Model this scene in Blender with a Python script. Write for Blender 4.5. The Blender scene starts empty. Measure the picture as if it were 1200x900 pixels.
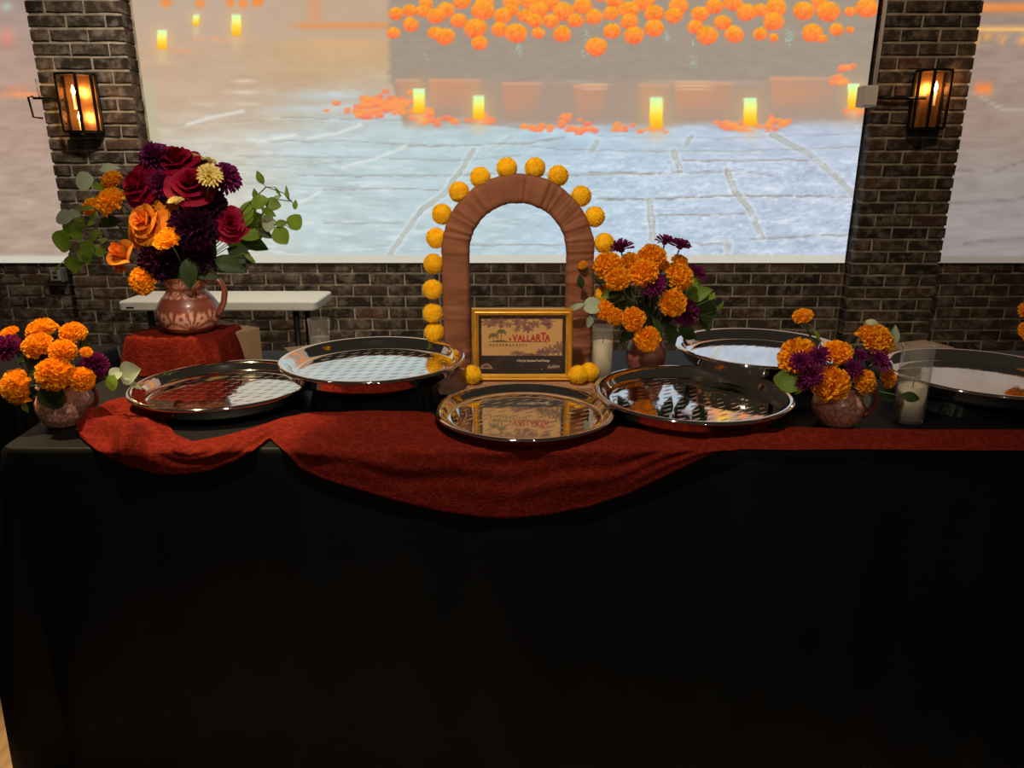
import bpy, math, random
import numpy as np
from mathutils import Vector, Matrix, Quaternion

random.seed(7)
rng = np.random.default_rng(11)
PI = math.pi
sc = bpy.context.scene
C = sc.collection

# ------------------------------------------------------------------ camera
TH = math.radians(16.6); FPX = 850.0; HC = 1.40
cam_d = bpy.data.cameras.new('camera'); cam = bpy.data.objects.new('camera', cam_d); C.objects.link(cam)
cam.location = (0, 0, HC); cam.rotation_euler = (PI/2 - TH, 0, 0)
cam_d.sensor_width = 36; cam_d.lens = FPX/1200*36; cam_d.clip_start = .05
sc.camera = cam
# ------------------------------------------------------------------ world, lights, exposure
w = bpy.data.worlds.new('world'); sc.world = w; w.use_nodes = True
w.node_tree.nodes['Background'].inputs[0].default_value = (1.0, .80, .62, 1)
w.node_tree.nodes['Background'].inputs[1].default_value = .024
sc.view_settings.view_transform = 'Standard'; sc.view_settings.look = 'None'
sc.view_settings.exposure = 0; sc.view_settings.gamma = 1; sc.view_settings.use_curve_mapping = False

def spot(name, loc, aim, power, col, size=60, blend=.6, radius=.06):
    d = bpy.data.lights.new(name, 'SPOT'); d.energy = power; d.color = col; d.spot_size = math.radians(size)
    d.spot_blend = blend; d.shadow_soft_size = radius
    o = bpy.data.objects.new(name, d); C.objects.link(o); o.location = loc
    o.rotation_euler = (Vector(aim)-Vector(loc)).to_track_quat('-Z', 'Y').to_euler()
    return o
spot('ceiling_spot_left', (-1.5, 1.98, 2.9), (-1.03, 1.80, .8), 420, (1, .70, .38), 30, .5, .03)
spot('ceiling_spot_front', (-.35, .75, 2.9), (0, 2.3, 1.0), 168, (1, .84, .62), 78, .7, .05)
spot('fill_spot_far', (.7, -1.9, 2.8), (.2, 2.0, .9), 75, (1, .86, .66), 60, .8, .06)  # added fill from the camera side, stands for no real fixture
spot('ceiling_spot_wall', (-1.45, 3.0, 2.95), (-1.95, 4.25, .6), 165, (1, .86, .68), 95, .9, .08)
spot('fill_spot_wall_right', (2.0, 2.7, 2.95), (1.9, 4.25, .7), 45, (1, .74, .50), 95, .9, .08)  # added weak wash to lift the right brickwork, no actual lamp

# ------------------------------------------------------------------ helpers
def ray(px, py):
    u = (450-py)/FPX
    return (px-600)/FPX, math.cos(TH)+u*math.sin(TH), -math.sin(TH)+u*math.cos(TH)
def P(px, py, Y):
    a, b, c = ray(px, py); k = Y/b
    return Vector((a*k, Y, HC+c*k))
def Pz(px, py, z):
    a, b, c = ray(px, py); k = (z-HC)/c
    return Vector((a*k, b*k, z))
def mpp(Y, z=1.0):   # metres per photo pixel at that place
    return (Y*math.cos(TH)+(HC-z)*math.sin(TH))/FPX

class MB:
    def __init__(s): s.v = []; s.f = []; s.c = None
    def add(s, vs, fs):
        n = len(s.v); s.v += [tuple(v) for v in vs]; s.f += [tuple(i+n for i in f) for f in fs]; return s
    def box(s, a, b):
        x0, y0, z0 = a; x1, y1, z1 = b
        return s.add([(x0,y0,z0),(x1,y0,z0),(x1,y1,z0),(x0,y1,z0),(x0,y0,z1),(x1,y0,z1),(x1,y1,z1),(x0,y1,z1)],
                     [(0,3,2,1),(4,5,6,7),(0,1,5,4),(1,2,6,5),(2,3,7,6),(3,0,4,7)])
    def grid(s, pts, closed_u=False):
        # pts[i][j]
        n, m = len(pts), len(pts[0]); fs = []
        for i in range(n-1+(1 if closed_u else 0)):
            for j in range(m-1):
                a, b = i % n, (i+1) % n
                fs.append((a*m+j, b*m+j, b*m+j+1, a*m+j+1))
        return s.add([p for r in pts for p in r], fs)
    def lathe(s, prof, seg=48, c=(0,0,0)):
        pts = [[(c[0]+r*math.cos(2*PI*i/seg), c[1]+r*math.sin(2*PI*i/seg), c[2]+z) for r, z in prof] for i in range(seg)]
        return s.grid(pts, True)
    def tube(s, path, r, seg=8, cap=True):
        path = [Vector(p) for p in path]; rings = []
        rr = r if hasattr(r, '__len__') else [r]*len(path)
        up = Vector((.123, .31, .94))
        for i, p in enumerate(path):
            t = (path[min(i+1, len(path)-1)]-path[max(i-1, 0)]).normalized()
            a = t.cross(up)
            if a.length < .05: a = t.cross(Vector((1,0,0)))
            a.normalize(); b = t.cross(a)
            rings.append([p+rr[i]*(math.cos(2*PI*k/seg)*a+math.sin(2*PI*k/seg)*b) for k in range(seg)])
        n0 = len(s.v); m = len(rings)
        fs = []
        for i in range(m-1):
            for k in range(seg):
                k2 = (k+1) % seg
                fs.append((i*seg+k, i*seg+k2, (i+1)*seg+k2, (i+1)*seg+k))
        if cap: fs += [tuple(range(seg))[::-1], tuple((m-1)*seg+k for k in range(seg))]
        return s.add([p for r_ in rings for p in r_], fs)
    def mesh(s, name, m=None, smooth=False):
        me = bpy.data.meshes.new(name); me.from_pydata(s.v, [], s.f)
        if smooth: me.polygons.foreach_set('use_smooth', [True]*len(me.polygons))
        if s.c is not None:
            at = me.color_attributes.new('Col', 'FLOAT_COLOR', 'POINT')
            at.data.foreach_set('color', np.asarray(s.c, dtype=np.float32).ravel())
        if m: me.materials.append(m)
        me.update(); return me
    def build(s, name, m, parent=None, smooth=False, bevel=0):
        o = link(name, s.mesh(name, m, smooth), parent)
        if bevel:
            b = o.modifiers.new('bevel', 'BEVEL'); b.width = bevel; b.segments = 2; b.limit_method = 'ANGLE'
        return o
def link(name, me, parent=None, mat=None):
    o = bpy.data.objects.new(name, me); C.objects.link(o)
    if parent: o.parent = parent
    if mat is not None: o.matrix_basis = mat
    return o
def empty(name, loc=(0,0,0)):
    o = bpy.data.objects.new(name, None); C.objects.link(o); o.location = loc; o.empty_display_size = .05; return o
def tag(o, label, cat=None, group=None, kind=None):
    o['label'] = label
    if cat: o['category'] = cat
    if group: o['group'] = group
    if kind: o['kind'] = kind
    return o
def shift(o, d):
    """give a mesh built in world coordinates its own origin at d"""
    o.data.transform(Matrix.Translation(-Vector(d))); o.location = d; return o

# ------------------------------------------------------------------ materials
def lin(r, g, b):
    return tuple(((c/255)/12.92 if c/255 <= .04045 else ((c/255+.055)/1.055)**2.4) for c in (r, g, b))+(1,)
def mat(name, col, rough=.6, metal=0, noise=0, scale=20, bump=0, bscale=60, emit=None, es=1, trans=0, spec=.5, sheen=0, rand=0, attr=False, coat=0):
    m = bpy.data.materials.new(name); m.use_nodes = True
    nt = m.node_tree; N = nt.nodes; L = nt.links; b = N['Principled BSDF']
    b.inputs['Base Color'].default_value = col; b.inputs['Roughness'].default_value = rough
    b.inputs['Metallic'].default_value = metal; b.inputs['Specular IOR Level'].default_value = spec
    if trans: b.inputs['Transmission Weight'].default_value = trans
    if sheen: b.inputs['Sheen Weight'].default_value = sheen; b.inputs['Sheen Roughness'].default_value = .4
    if coat: b.inputs['Coat Weight'].default_value = coat; b.inputs['Coat Roughness'].default_value = .12
    tc = N.new('ShaderNodeTexCoord')
    out = None
    if attr:
        a = N.new('ShaderNodeAttribute'); a.attribute_name = 'Col'; out = a.outputs['Color']
    if noise:
        n = N.new('ShaderNodeTexNoise'); n.inputs['Scale'].default_value = scale; n.inputs['Detail'].default_value = 4
        L.new(tc.outputs['Object'], n.inputs['Vector'])
        hs = N.new('ShaderNodeHueSaturation'); hs.inputs['Color'].default_value = col
        if out: L.new(out, hs.inputs['Color'])
        mr = N.new('ShaderNodeMapRange'); mr.inputs[1].default_value = .3; mr.inputs[2].default_value = .7
        mr.inputs[3].default_value = 1-noise; mr.inputs[4].default_value = 1+noise
        L.new(n.outputs['Fac'], mr.inputs[0]); L.new(mr.outputs[0], hs.inputs['Value']); out = hs.outputs['Color']
    if rand:
        oi = N.new('ShaderNodeObjectInfo'); h2 = N.new('ShaderNodeHueSaturation'); h2.inputs['Color'].default_value = col
        if out: L.new(out, h2.inputs['Color'])
        m2 = N.new('ShaderNodeMapRange'); m2.inputs[3].default_value = 1-rand; m2.inputs[4].default_value = 1+rand
        L.new(oi.outputs['Random'], m2.inputs[0]); L.new(m2.outputs[0], h2.inputs['Value']); out = h2.outputs['Color']
    if out: L.new(out, b.inputs['Base Color'])
    if bump:
        n = N.new('ShaderNodeTexNoise'); n.inputs['Scale'].default_value = bscale; n.inputs['Detail'].default_value = 5
        L.new(tc.outputs['Object'], n.inputs['Vector'])
        bp = N.new('ShaderNodeBump'); bp.inputs['Strength'].default_value = bump; bp.inputs['Distance'].default_value = .004
        L.new(n.outputs['Fac'], bp.inputs['Height']); L.new(bp.outputs[0], b.inputs['Normal'])
    if emit:
        b.inputs['Emission Color'].default_value = emit; b.inputs['Emission Strength'].default_value = es
    return m
def brick_mat():
    m = bpy.data.materials.new('brick'); m.use_nodes = True; nt = m.node_tree; N = nt.nodes; L = nt.links; b = N['Principled BSDF']
    b.inputs['Roughness'].default_value = .85; b.inputs['Specular IOR Level'].default_value = .25
    oi = N.new('ShaderNodeObjectInfo'); cr = N.new('ShaderNodeValToRGB'); e = cr.color_ramp.elements
    e[0].position = 0; e[0].color = (.016, .012, .009, 1); e[1].position = 1; e[1].color = (.085, .040, .026, 1)
    for p, c in ((.3, (.032, .022, .016, 1)), (.55, (.052, .033, .023, 1)), (.8, (.040, .028, .02, 1))):
        x = e.new(p); x.color = c
    L.new(oi.outputs['Random'], cr.inputs[0])
    tc = N.new('ShaderNodeTexCoord'); geo = N.new('ShaderNodeNewGeometry')
    n = N.new('ShaderNodeTexNoise'); n.inputs['Scale'].default_value = 19; n.inputs['Detail'].default_value = 6; n.inputs['Roughness'].default_value = .66
    L.new(geo.outputs['Position'], n.inputs['Vector'])
    r2 = N.new('ShaderNodeValToRGB'); r2.color_ramp.elements[0].position = .46; r2.color_ramp.elements[1].position = .70
    L.new(n.outputs['Fac'], r2.inputs[0])
    mx = N.new('ShaderNodeMix'); mx.data_type = 'RGBA'
    mu = N.new('ShaderNodeMath'); mu.operation = 'MULTIPLY'; mu.inputs[1].default_value = .55
    L.new(r2.outputs[0], mu.inputs[0]); L.new(mu.outputs[0], mx.inputs[0])
    L.new(cr.outputs[0], mx.inputs[6]); mx.inputs[7].default_value = (.30, .245, .19, 1)
    L.new(mx.outputs[2], b.inputs['Base Color'])
    bp = N.new('ShaderNodeBump'); bp.inputs['Strength'].default_value = .6; bp.inputs['Distance'].default_value = .006
    L.new(n.outputs['Fac'], bp.inputs['Height']); L.new(bp.outputs[0], b.inputs['Normal'])
    return m
def picture_mat():
    m = bpy.data.materials.new('projected_picture'); m.use_nodes = True; nt = m.node_tree; b = nt.nodes['Principled BSDF']
    b.inputs['Base Color'].default_value = (.005, .005, .005, 1); b.inputs['Roughness'].default_value = .9; b.inputs['Specular IOR Level'].default_value = .1
    a = nt.nodes.new('ShaderNodeAttribute'); a.attribute_name = 'Col'
    nt.links.new(a.outputs['Color'], b.inputs['Emission Color']); b.inputs['Emission Strength'].default_value = 1.0
    return m
def tray_mat(embossed, nm='polished_steel'):
    m = mat(nm, (.80, .77, .72, 1), .055, 1)
    nt = m.node_tree; N = nt.nodes; L = nt.links; b = N['Principled BSDF']
    if embossed:
        def M(op, a, bb=None):
            x = N.new('ShaderNodeMath'); x.operation = op
            for i, v in enumerate((a, bb)):
                if v is None: continue
                if isinstance(v, (int, float)): x.inputs[i].default_value = v
                else: L.new(v, x.inputs[i])
            return x.outputs[0]
        tc = N.new('ShaderNodeTexCoord'); sp = N.new('ShaderNodeSeparateXYZ'); L.new(tc.outputs['Object'], sp.inputs[0])
        X, Y = sp.outputs[0], sp.outputs[1]
        ca, sa = math.cos(.62), math.sin(.62)
        u = M('ADD', M('MULTIPLY', X, ca), M('MULTIPLY', Y, sa)); v = M('SUBTRACT', M('MULTIPLY', Y, ca), M('MULTIPLY', X, sa))
        vr = M('DIVIDE', v, .0235); row = M('FLOOR', vr)
        ur = M('ADD', M('DIVIDE', u, .054), M('MULTIPLY', row, .5))
        a = M('SUBTRACT', M('FRACT', ur), .5); c = M('SUBTRACT', M('FRACT', vr), .5)
        d = M('ADD', M('POWER', M('DIVIDE', a, .30), 2), M('POWER', M('DIVIDE', c, .17), 2))
        h = M('MAXIMUM', M('SUBTRACT', 1.0, d), 0.0)
        n = N.new('ShaderNodeTexNoise'); n.inputs['Scale'].default_value = 9; L.new(tc.outputs['Object'], n.inputs['Vector'])
        hh = M('ADD', h, M('MULTIPLY', n.outputs['Fac'], 1.2))
        bp = N.new('ShaderNodeBump'); bp.inputs['Strength'].default_value = .34*embossed; bp.inputs['Distance'].default_value = .0022
        L.new(hh, bp.inputs['Height']); L.new(bp.outputs[0], b.inputs['Normal'])
    return m
def lace_mat():
    m = bpy.data.materials.new('red_lace'); m.use_nodes = True; nt = m.node_tree; N = nt.nodes; L = nt.links; b = N['Principled BSDF']
    b.inputs['Roughness'].default_value = .95; b.inputs['Specular IOR Level'].default_value = .04
    tc = N.new('ShaderNodeTexCoord')
    wv = N.new('ShaderNodeTexVoronoi'); wv.feature = 'DISTANCE_TO_EDGE'; wv.inputs['Scale'].default_value = 34
    n = N.new('ShaderNodeTexNoise'); n.inputs['Scale'].default_value = 14; n.inputs['Detail'].default_value = 3
    L.new(tc.outputs['Object'], n.inputs['Vector'])
    vm = N.new('ShaderNodeVectorMath'); vm.operation = 'MULTIPLY_ADD'; vm.inputs[1].default_value = (.09, .09, .09)
    L.new(n.outputs['Color'], vm.inputs[0]); L.new(tc.outputs['Object'], vm.inputs[2]); L.new(vm.outputs[0], wv.inputs['Vector'])
    v2 = N.new('ShaderNodeTexVoronoi'); v2.inputs['Scale'].default_value = 150; L.new(tc.outputs['Object'], v2.inputs['Vector'])
    mr = N.new('ShaderNodeValToRGB'); mr.color_ramp.elements[0].position = .02; mr.color_ramp.elements[1].position = .12
    L.new(wv.outputs['Distance'], mr.inputs[0])
    mx = N.new('ShaderNodeMix'); mx.data_type = 'RGBA'; L.new(mr.outputs[0], mx.inputs[0])
    mx.inputs[6].default_value = (.150, .0140, .0065, 1); mx.inputs[7].default_value = (.105, .0090, .0050, 1)
    L.new(mx.outputs[2], b.inputs['Base Color'])
    ad = N.new('ShaderNodeMath'); ad.operation = 'MULTIPLY_ADD'; ad.inputs[1].default_value = -.5
    L.new(mr.outputs[0], ad.inputs[0]); L.new(v2.outputs['Distance'], ad.inputs[2])
    bp = N.new('ShaderNodeBump'); bp.inputs['Strength'].default_value = .45; bp.inputs['Distance'].default_value = .002
    L.new(ad.outputs[0], bp.inputs['Height']); L.new(bp.outputs[0], b.inputs['Normal'])
    return m
def wood_mat(name, c1, c2, scale=(3, 30, 30)):
    m = bpy.data.materials.new(name); m.use_nodes = True; nt = m.node_tree; N = nt.nodes; L = nt.links; b = N['Principled BSDF']
    tc = N.new('ShaderNodeTexCoord'); mp = N.new('ShaderNodeMapping'); mp.inputs['Scale'].default_value = scale
    L.new(tc.outputs['Object'], mp.inputs[0]); n = N.new('ShaderNodeTexNoise'); n.inputs['Scale'].default_value = 2; n.inputs['Detail'].default_value = 6
    L.new(mp.outputs[0], n.inputs['Vector']); cr = N.new('ShaderNodeValToRGB')
    cr.color_ramp.elements[0].position = .35; cr.color_ramp.elements[0].color = c1; cr.color_ramp.elements[1].position = .65; cr.color_ramp.elements[1].color = c2
    L.new(n.outputs['Fac'], cr.inputs[0]); L.new(cr.outputs[0], b.inputs['Base Color']); b.inputs['Roughness'].default_value = .5
    return m
def glass_mat(name, col=(1,1,1,1), rough=.02, alpha=.25, fog=0):
    # thin glass shell: mostly clear with a mirror-like sheen that grows at grazing angles
    m = bpy.data.materials.new(name); m.use_nodes = True; nt = m.node_tree; N = nt.nodes; L = nt.links
    N.remove(N['Principled BSDF']); o = N['Material Output']
    t = N.new('ShaderNodeBsdfTransparent'); t.inputs[0].default_value = col
    g = N.new('ShaderNodeBsdfGlossy'); g.inputs['Roughness'].default_value = rough
    lw = N.new('ShaderNodeLayerWeight'); lw.inputs[0].default_value = .5
    pw = N.new('ShaderNodeMath'); pw.operation = 'POWER'; pw.inputs[1].default_value = 3.2; L.new(lw.outputs['Facing'], pw.inputs[0])
    ma = N.new('ShaderNodeMath'); ma.operation = 'MULTIPLY_ADD'; ma.inputs[1].default_value = alpha*2; ma.inputs[2].default_value = .035; L.new(pw.outputs[0], ma.inputs[0])
    ms = N.new('ShaderNodeMixShader'); L.new(ma.outputs[0], ms.inputs[0]); L.new(t.outputs[0], ms.inputs[1]); L.new(g.outputs[0], ms.inputs[2])
    last = ms.outputs[0]
    if fog:
        df = N.new('ShaderNodeBsdfDiffuse'); df.inputs[0].default_value = (.75, .72, .66, 1); m3 = N.new('ShaderNodeMixShader'); m3.inputs[0].default_value = fog
        L.new(last, m3.inputs[1]); L.new(df.outputs[0], m3.inputs[2]); last = m3.outputs[0]
    L.new(last, o.inputs[0])
    return m
def petalmat(name, col, tr=.35, **k):
    m = mat(name, col, **k); nt = m.node_tree; N = nt.nodes; L = nt.links; b = N['Principled BSDF']
    t = N.new('ShaderNodeBsdfTranslucent'); t.inputs[0].default_value = col
    if b.inputs['Base Color'].links: L.new(b.inputs['Base Color'].links[0].from_socket, t.inputs[0])
    ms = N.new('ShaderNodeMixShader'); ms.inputs[0].default_value = tr
    L.new(b.outputs[0], ms.inputs[1]); L.new(t.outputs[0], ms.inputs[2]); L.new(ms.outputs[0], N['Material Output'].inputs[0])
    return m
M = dict(
 brick=brick_mat(), picture=picture_mat(),
 mortar=mat('mortar', (.31, .26, .20, 1), .95, noise=.35, scale=18, bump=.5, bscale=90, spec=.1),
 board=mat('screen_board', (.62, .60, .56, 1), .8, noise=.04, scale=3),
 black_metal=mat('black_metal', (.012, .010, .009, 1), .45, .6, noise=.2, scale=40),
 grey_metal=mat('grey_metal', (.30, .28, .26, 1), .5, .3, noise=.1, scale=40),
 dark_grey=mat('outlet_grey', (.10, .10, .10, 1), .5, noise=.1, scale=30),
 lamp_glass=glass_mat('lantern_glass', (1, .93, .82, 1), .03, .2),
 copper=mat('copper_back', (.42, .19, .07, 1), .35, .8, noise=.15, scale=30),
 flame=mat('flame', (1, .6, .2, 1), .5, emit=(1, .62, .25, 1), es=18, noise=.02),
 candle_sleeve=mat('candle_sleeve', (.75, .6, .4, 1), .6, noise=.05),
 black_cloth=mat('black_cloth', (.0024, .0027, .0034, 1), .55, noise=.25, scale=5, bump=.25, bscale=40, spec=.16),
 lace=lace_mat(),
 white_plastic=mat('white_plastic', (.64, .63, .57, 1), .45, noise=.04, scale=30, bump=.1, bscale=150),
 steel=tray_mat(0), steel_e=tray_mat(1.0, 'polished_steel_embossed'), steel_s=tray_mat(.16, 'polished_steel_faint_emboss'),
 wrap=mat('brown_wrap', (.24, .085, .042, 1), .7, noise=.16, scale=22, bump=.3, bscale=70, spec=.25),
 plank=wood_mat('pink_wood', (.36, .16, .10, 1), (.50, .26, .17, 1)),
 pompom=mat('yellow_pompom', (.92, .50, .012, 1), .9, noise=.14, scale=160, rand=.07, spec=.1),
 gold=mat('gold_frame', (.78, .42, .05, 1), .34, .6, noise=.12, scale=25, bump=.12, bscale=60),
 print=mat('printed_card', (1,1,1,1), .5, attr=True, noise=.03, scale=60),
 ink_red=mat('ink_red', lin(170, 30, 28), .6, noise=.05), ink_brown=mat('ink_brown', lin(70, 45, 28), .6, noise=.05),
 ink_white=mat('ink_white', lin(205, 190, 165), .6, noise=.05), ink_gold=mat('ink_gold', lin(175, 150, 60), .6, noise=.05),
 pane=glass_mat('picture_glass', (1,1,1,1), .02, .12),
 cardboard=mat('cardboard', (.30, .19, .105, 1), .85, noise=.12, scale=18, bump=.15, bscale=50),
 clay=mat('painted_clay', (1,1,1,1), .38, attr=True, noise=.08, scale=40, coat=.25),
 marigold=petalmat('marigold_orange', (.95, .43, .012, 1), 0.3, rough=.75, noise=.18, scale=70, rand=.06, spec=.15),
 marigold_y=petalmat('marigold_yellow', (.90, .46, .015, 1), 0.3, rough=.75, noise=.18, scale=70, rand=.06, spec=.15),
 rose_red=petalmat('rose_red', (.28, .003, .028, 1), 0.22, rough=.6, noise=.2, scale=30, rand=.1, spec=.15),
 rose_orange=petalmat('rose_orange', (.82, .25, .020, 1), 0.25, rough=.6, noise=.18, scale=30, rand=.08, spec=.2),
 purple=petalmat('purple_petal', (.20, .015, .115, 1), 0.2, rough=.6, noise=.3, scale=40, rand=.1, spec=.2),
 plum=petalmat('plum_petal', (.045, .005, .026, 1), 0.1, rough=.7, noise=.3, scale=40, rand=.1, spec=.15),
 yellow=petalmat('yellow_petal', (.95, .82, .38, 1), 0.25, rough=.6, noise=.1, scale=40, spec=.2),
 green=petalmat('leaf_green', (.19, .30, .030, 1), 0.5, rough=.5, noise=.25, scale=30, rand=.25, spec=.4),
 pale=petalmat('leaf_pale', (.40, .48, .33, 1), 0.4, rough=.55, noise=.12, scale=30, rand=.2, spec=.4),
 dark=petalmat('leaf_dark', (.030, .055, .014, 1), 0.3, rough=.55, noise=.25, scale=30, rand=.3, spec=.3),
 stem=mat('stem_green', (.07, .10, .03, 1), .6, noise=.2, scale=30),
 twig=mat('stem_brown', (.12, .085, .05, 1), .6, noise=.2, scale=30),
 glass=glass_mat('clear_glass', (.96, .96, .94, 1), .02, .3, .06),
 wax=mat('candle_wax', (.66, .58, .44, 1), .5, noise=.05, scale=30, emit=None),
 wick=mat('wick', (.03, .02, .02, 1), .9, noise=.1),
 floor=wood_mat('floor_planks', (.30, .19, .09, 1), (.46, .31, .16, 1), (12, 1.2, 1)),
)

# ------------------------------------------------------------------ structure: floor, brick wall, pilasters
FZ = -.16
o = MB().box((-4.6, -2.0, FZ-.06), (4.6, 4.45, FZ)).build('floor', M['floor']); tag(o, 'tan wooden floor of the hall', kind='structure')
YW, YP, SB = 4.25, 4.15, .872        # wall face, pilaster face, bottom of the screens
wall = MB().box((-4.4, YW, FZ), (4.4, YW+.2, 3.1)).build('wall_back', M['mortar'])
tag(wall, 'dark brick wall with pale smeared mortar below the screens', kind='structure')
PXL = (-2.517, -2.010); PXR = (1.938, 2.445)
pil = []
for nm, (a, b), lb in (('wall_pilaster_left', PXL, 'grey-brown brick pilaster behind the tall red rose bouquet'), ('wall_pilaster_right', PXR, 'dark reddish brick pilaster to the right of the wide screen')):
    q = MB().box((a+.007, YP+.007, FZ), (b-.018, YW, 3.1)).build(nm, M['mortar']); tag(q, lb, kind='structure'); pil.append(q)

def brick_mesh(L, D, seed, H=.0540):
    r = random.Random(seed); j = lambda s: (r.random()-.5)*s
    b = MB(); c = .005
    xs = [0, L*(.34+j(.1)), L*(.68+j(.1)), L]; zs = [0, H*.5, H]
    # outer ring (set back) + inner face
    face = [[(xs[i]+j(.006)+(c if i == 0 else -c if i == 3 else 0), j(.003), zs[k]+j(.005)+(c*.8 if k == 0 else -c*.8 if k == 2 else 0)) for k in range(3)] for i in range(4)]
    b.grid(face)
    loop = [(0,0),(1,0),(2,0),(3,0),(3,1),(3,2),(2,2),(1,2),(0,2),(0,1)]
    ring = [(xs[i]+j(.003), .006+j(.002), zs[k]+j(.002)) for i, k in loop]
    back = [(min(max(x, 0), L), D, min(max(z, 0), H)) for x, y, z in ring]
    n = len(b.v); b.v += ring+back; k = len(loop)
    for t in range(k):
        t2 = (t+1) % k
        f0 = loop[t][0]*3+loop[t][1]; f1 = loop[t2][0]*3+loop[t2][1]
        b.f.append((f1, f0, n+t, n+t2)); b.f.append((n+t2, n+t, n+k+t, n+k+t2))
    b.f = [tuple(reversed(f)) for f in b.f]
    return b
CH = .0677; JT = .0105; BL = .1925; BH = .091
pool = {}
def bm(L, D, cap=6):
    key = (round(L, 3), D)
    if key not in pool:
        pool[key] = [brick_mesh(L, D, hash(key) % 1000+i).mesh('brick', M['brick']) for i in range(cap)]
    return random.choice(pool[key])
for q, (a, b) in zip(pil, (PXL, PXR)):
    for k in range(2, 34):
        z = k*CH+.005; x = a
        for L in ((BL, BL, BH) if k % 2 else (BH, BL, BL)):
            link('brick', bm(L, .098), q, Matrix.Translation((x+(random.random()-.5)*.003, YP-.004+random.random()*.004, z))); x += L+JT+.0005
    st = MB()
    for k in list(range(-2, 2))+list(range(34, 45)):
        z = k*CH+.005; x = a
        for L in ((BL, BL, BH) if k % 2 else (BH, BL, BL)):
            m_ = brick_mesh(L, .098, k); st.add([(v[0]+x, v[1]+YP-.003, v[2]+z) for v in m_.v], m_.f); x += L+JT+.0005
    o = st.build('brick', M['brick'], q); o['kind'] = 'stuff'
st = MB(); nb = 0
for k in range(-2, 13):
    z = k*CH+.005; x = -4.38+(.5*(BL+JT) if k % 2 else 0)
    while x < 4.2:
        seg = [(x, x+BL)]
        for (a, b) in (PXL, PXR):
            s2 = []
            for s0, s1 in seg:
                if s1 <= a-.002 or s0 >= b+.002: s2.append((s0, s1))
                else:
                    if s0 < a-.02: s2.append((s0, a-.006))
                    if s1 > b+.02: s2.append((b+.006, s1))
            seg = s2
        for s0, s1 in seg:
            Lb = s1-s0 if s1-s0 < BL-.002 else BL
            if Lb < .012: continue
            if k >= 3 and s1 > -3.1 and s0 < 3.1:
                link('brick', bm(Lb, .025), wall, Matrix.Translation((s0, YW-.012+random.random()*.004, z))); nb += 1
            else:
                m_ = brick_mesh(Lb, .025, k*100+int(x*10)); st.add([(v[0]+s0, v[1]+YW-.010, v[2]+z) for v in m_.v], m_.f)
        x += BL+JT
o = st.build('brick', M['brick'], wall); o['kind'] = 'stuff'

# ------------------------------------------------------------------ projection screens
def vnoise(x, y, seed, oct=3):
    """smooth value noise for numpy arrays"""
    r = np.random.default_rng(seed); tab = r.random((64, 64)); out = 0; amp = 1; tot = 0
    for k in range(oct):
        xi = np.floor(x).astype(int); yi = np.floor(y).astype(int); fx = x-xi; fy = y-yi
        fx = fx*fx*(3-2*fx); fy = fy*fy*(3-2*fy)
        g = lambda i, j: tab[(xi+i) % 64, (yi+j) % 64]
        out = out+amp*((g(0,0)*(1-fx)+g(1,0)*fx)*(1-fy)+(g(0,1)*(1-fx)+g(1,1)*fx)*fy)
        tot += amp; amp *= .5; x = x*2+17; y = y*2+5
    return out/tot
def sstep(a, b, x):
    t = np.clip((x-a)/(b-a), 0, 1); return t*t*(3-2*t)
def lerp(img, col, a):
    a = a[..., None]; return img*(1-a)+np.array(col, float)*a
def seg_dist(x, y, pts):
    d = np.full(x.shape, 1e9)
    for (x0, y0), (x1, y1) in zip(pts[:-1], pts[1:]):
        dx, dy = x1-x0, y1-y0; t = np.clip(((x-x0)*dx+(y-y0)*dy)/(dx*dx+dy*dy), 0, 1)
        d = np.minimum(d, np.hypot(x-x0-t*dx, y-y0-t*dy))
    return d
MARI = [(440+x/3.75, y/3.75, r) for x, y, r in [(90,60,9),(150,45,9),(155,108,10),(80,145,8),(210,50,9),(265,70,11),(310,45,11),(365,90,10),(262,145,9),(305,160,12),(440,125,14),(458,188,10),(470,45,14),(545,130,10),(560,70,11),(600,45,9),(618,145,14),(660,70,10),(717,45,12),(715,145,8),(700,92,10),(770,92,10),(820,148,11),(825,50,13),(880,90,10),(910,28,12),(960,75,11),(970,205,13),(1035,60,10),(1040,138,11),(1110,45,12),(1115,95,11),(1135,155,12),(600,12,11),(760,8,14),(680,8,12),(380,8,11),(220,18,9),(480,12,11),(1050,2,11),(1180,10,12)]]
MARI += [(720+x/3.75, y/3.75, r) for x, y, r in [(65,45,12),(65,95,11),(85,155,12),(175,60,12),(175,125,12),(280,25,12),(260,70,11),(375,62,11),(355,118,10),(410,155,13),(440,28,11),(475,100,11),(525,152,12),(520,12,12),(580,55,12),(640,45,9),(640,150,9),(700,165,6),(700,95,13),(710,35,13),(830,48,13),(870,145,13),(915,170,6),(940,50,14),(975,130,9),(1035,50,7),(1035,130,5),(1110,35,14),(900,10,10),(130,8,13)]]
rr = random.Random(4)
for i in range(70): MARI.append((rr.uniform(455, 1060), rr.uniform(-130, -6), rr.uniform(9, 14)))
PILES = []
while len(PILES) < 95:
    u_ = rr.gauss(0, 1); qx, qy = 445+u_*24, 124+rr.gauss(0, 6)+abs(u_)*1.5
    if 382 < qx < 505 and qy > 104: PILES.append((qx, qy, rr.uniform(2.6, 4.6)))
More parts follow.
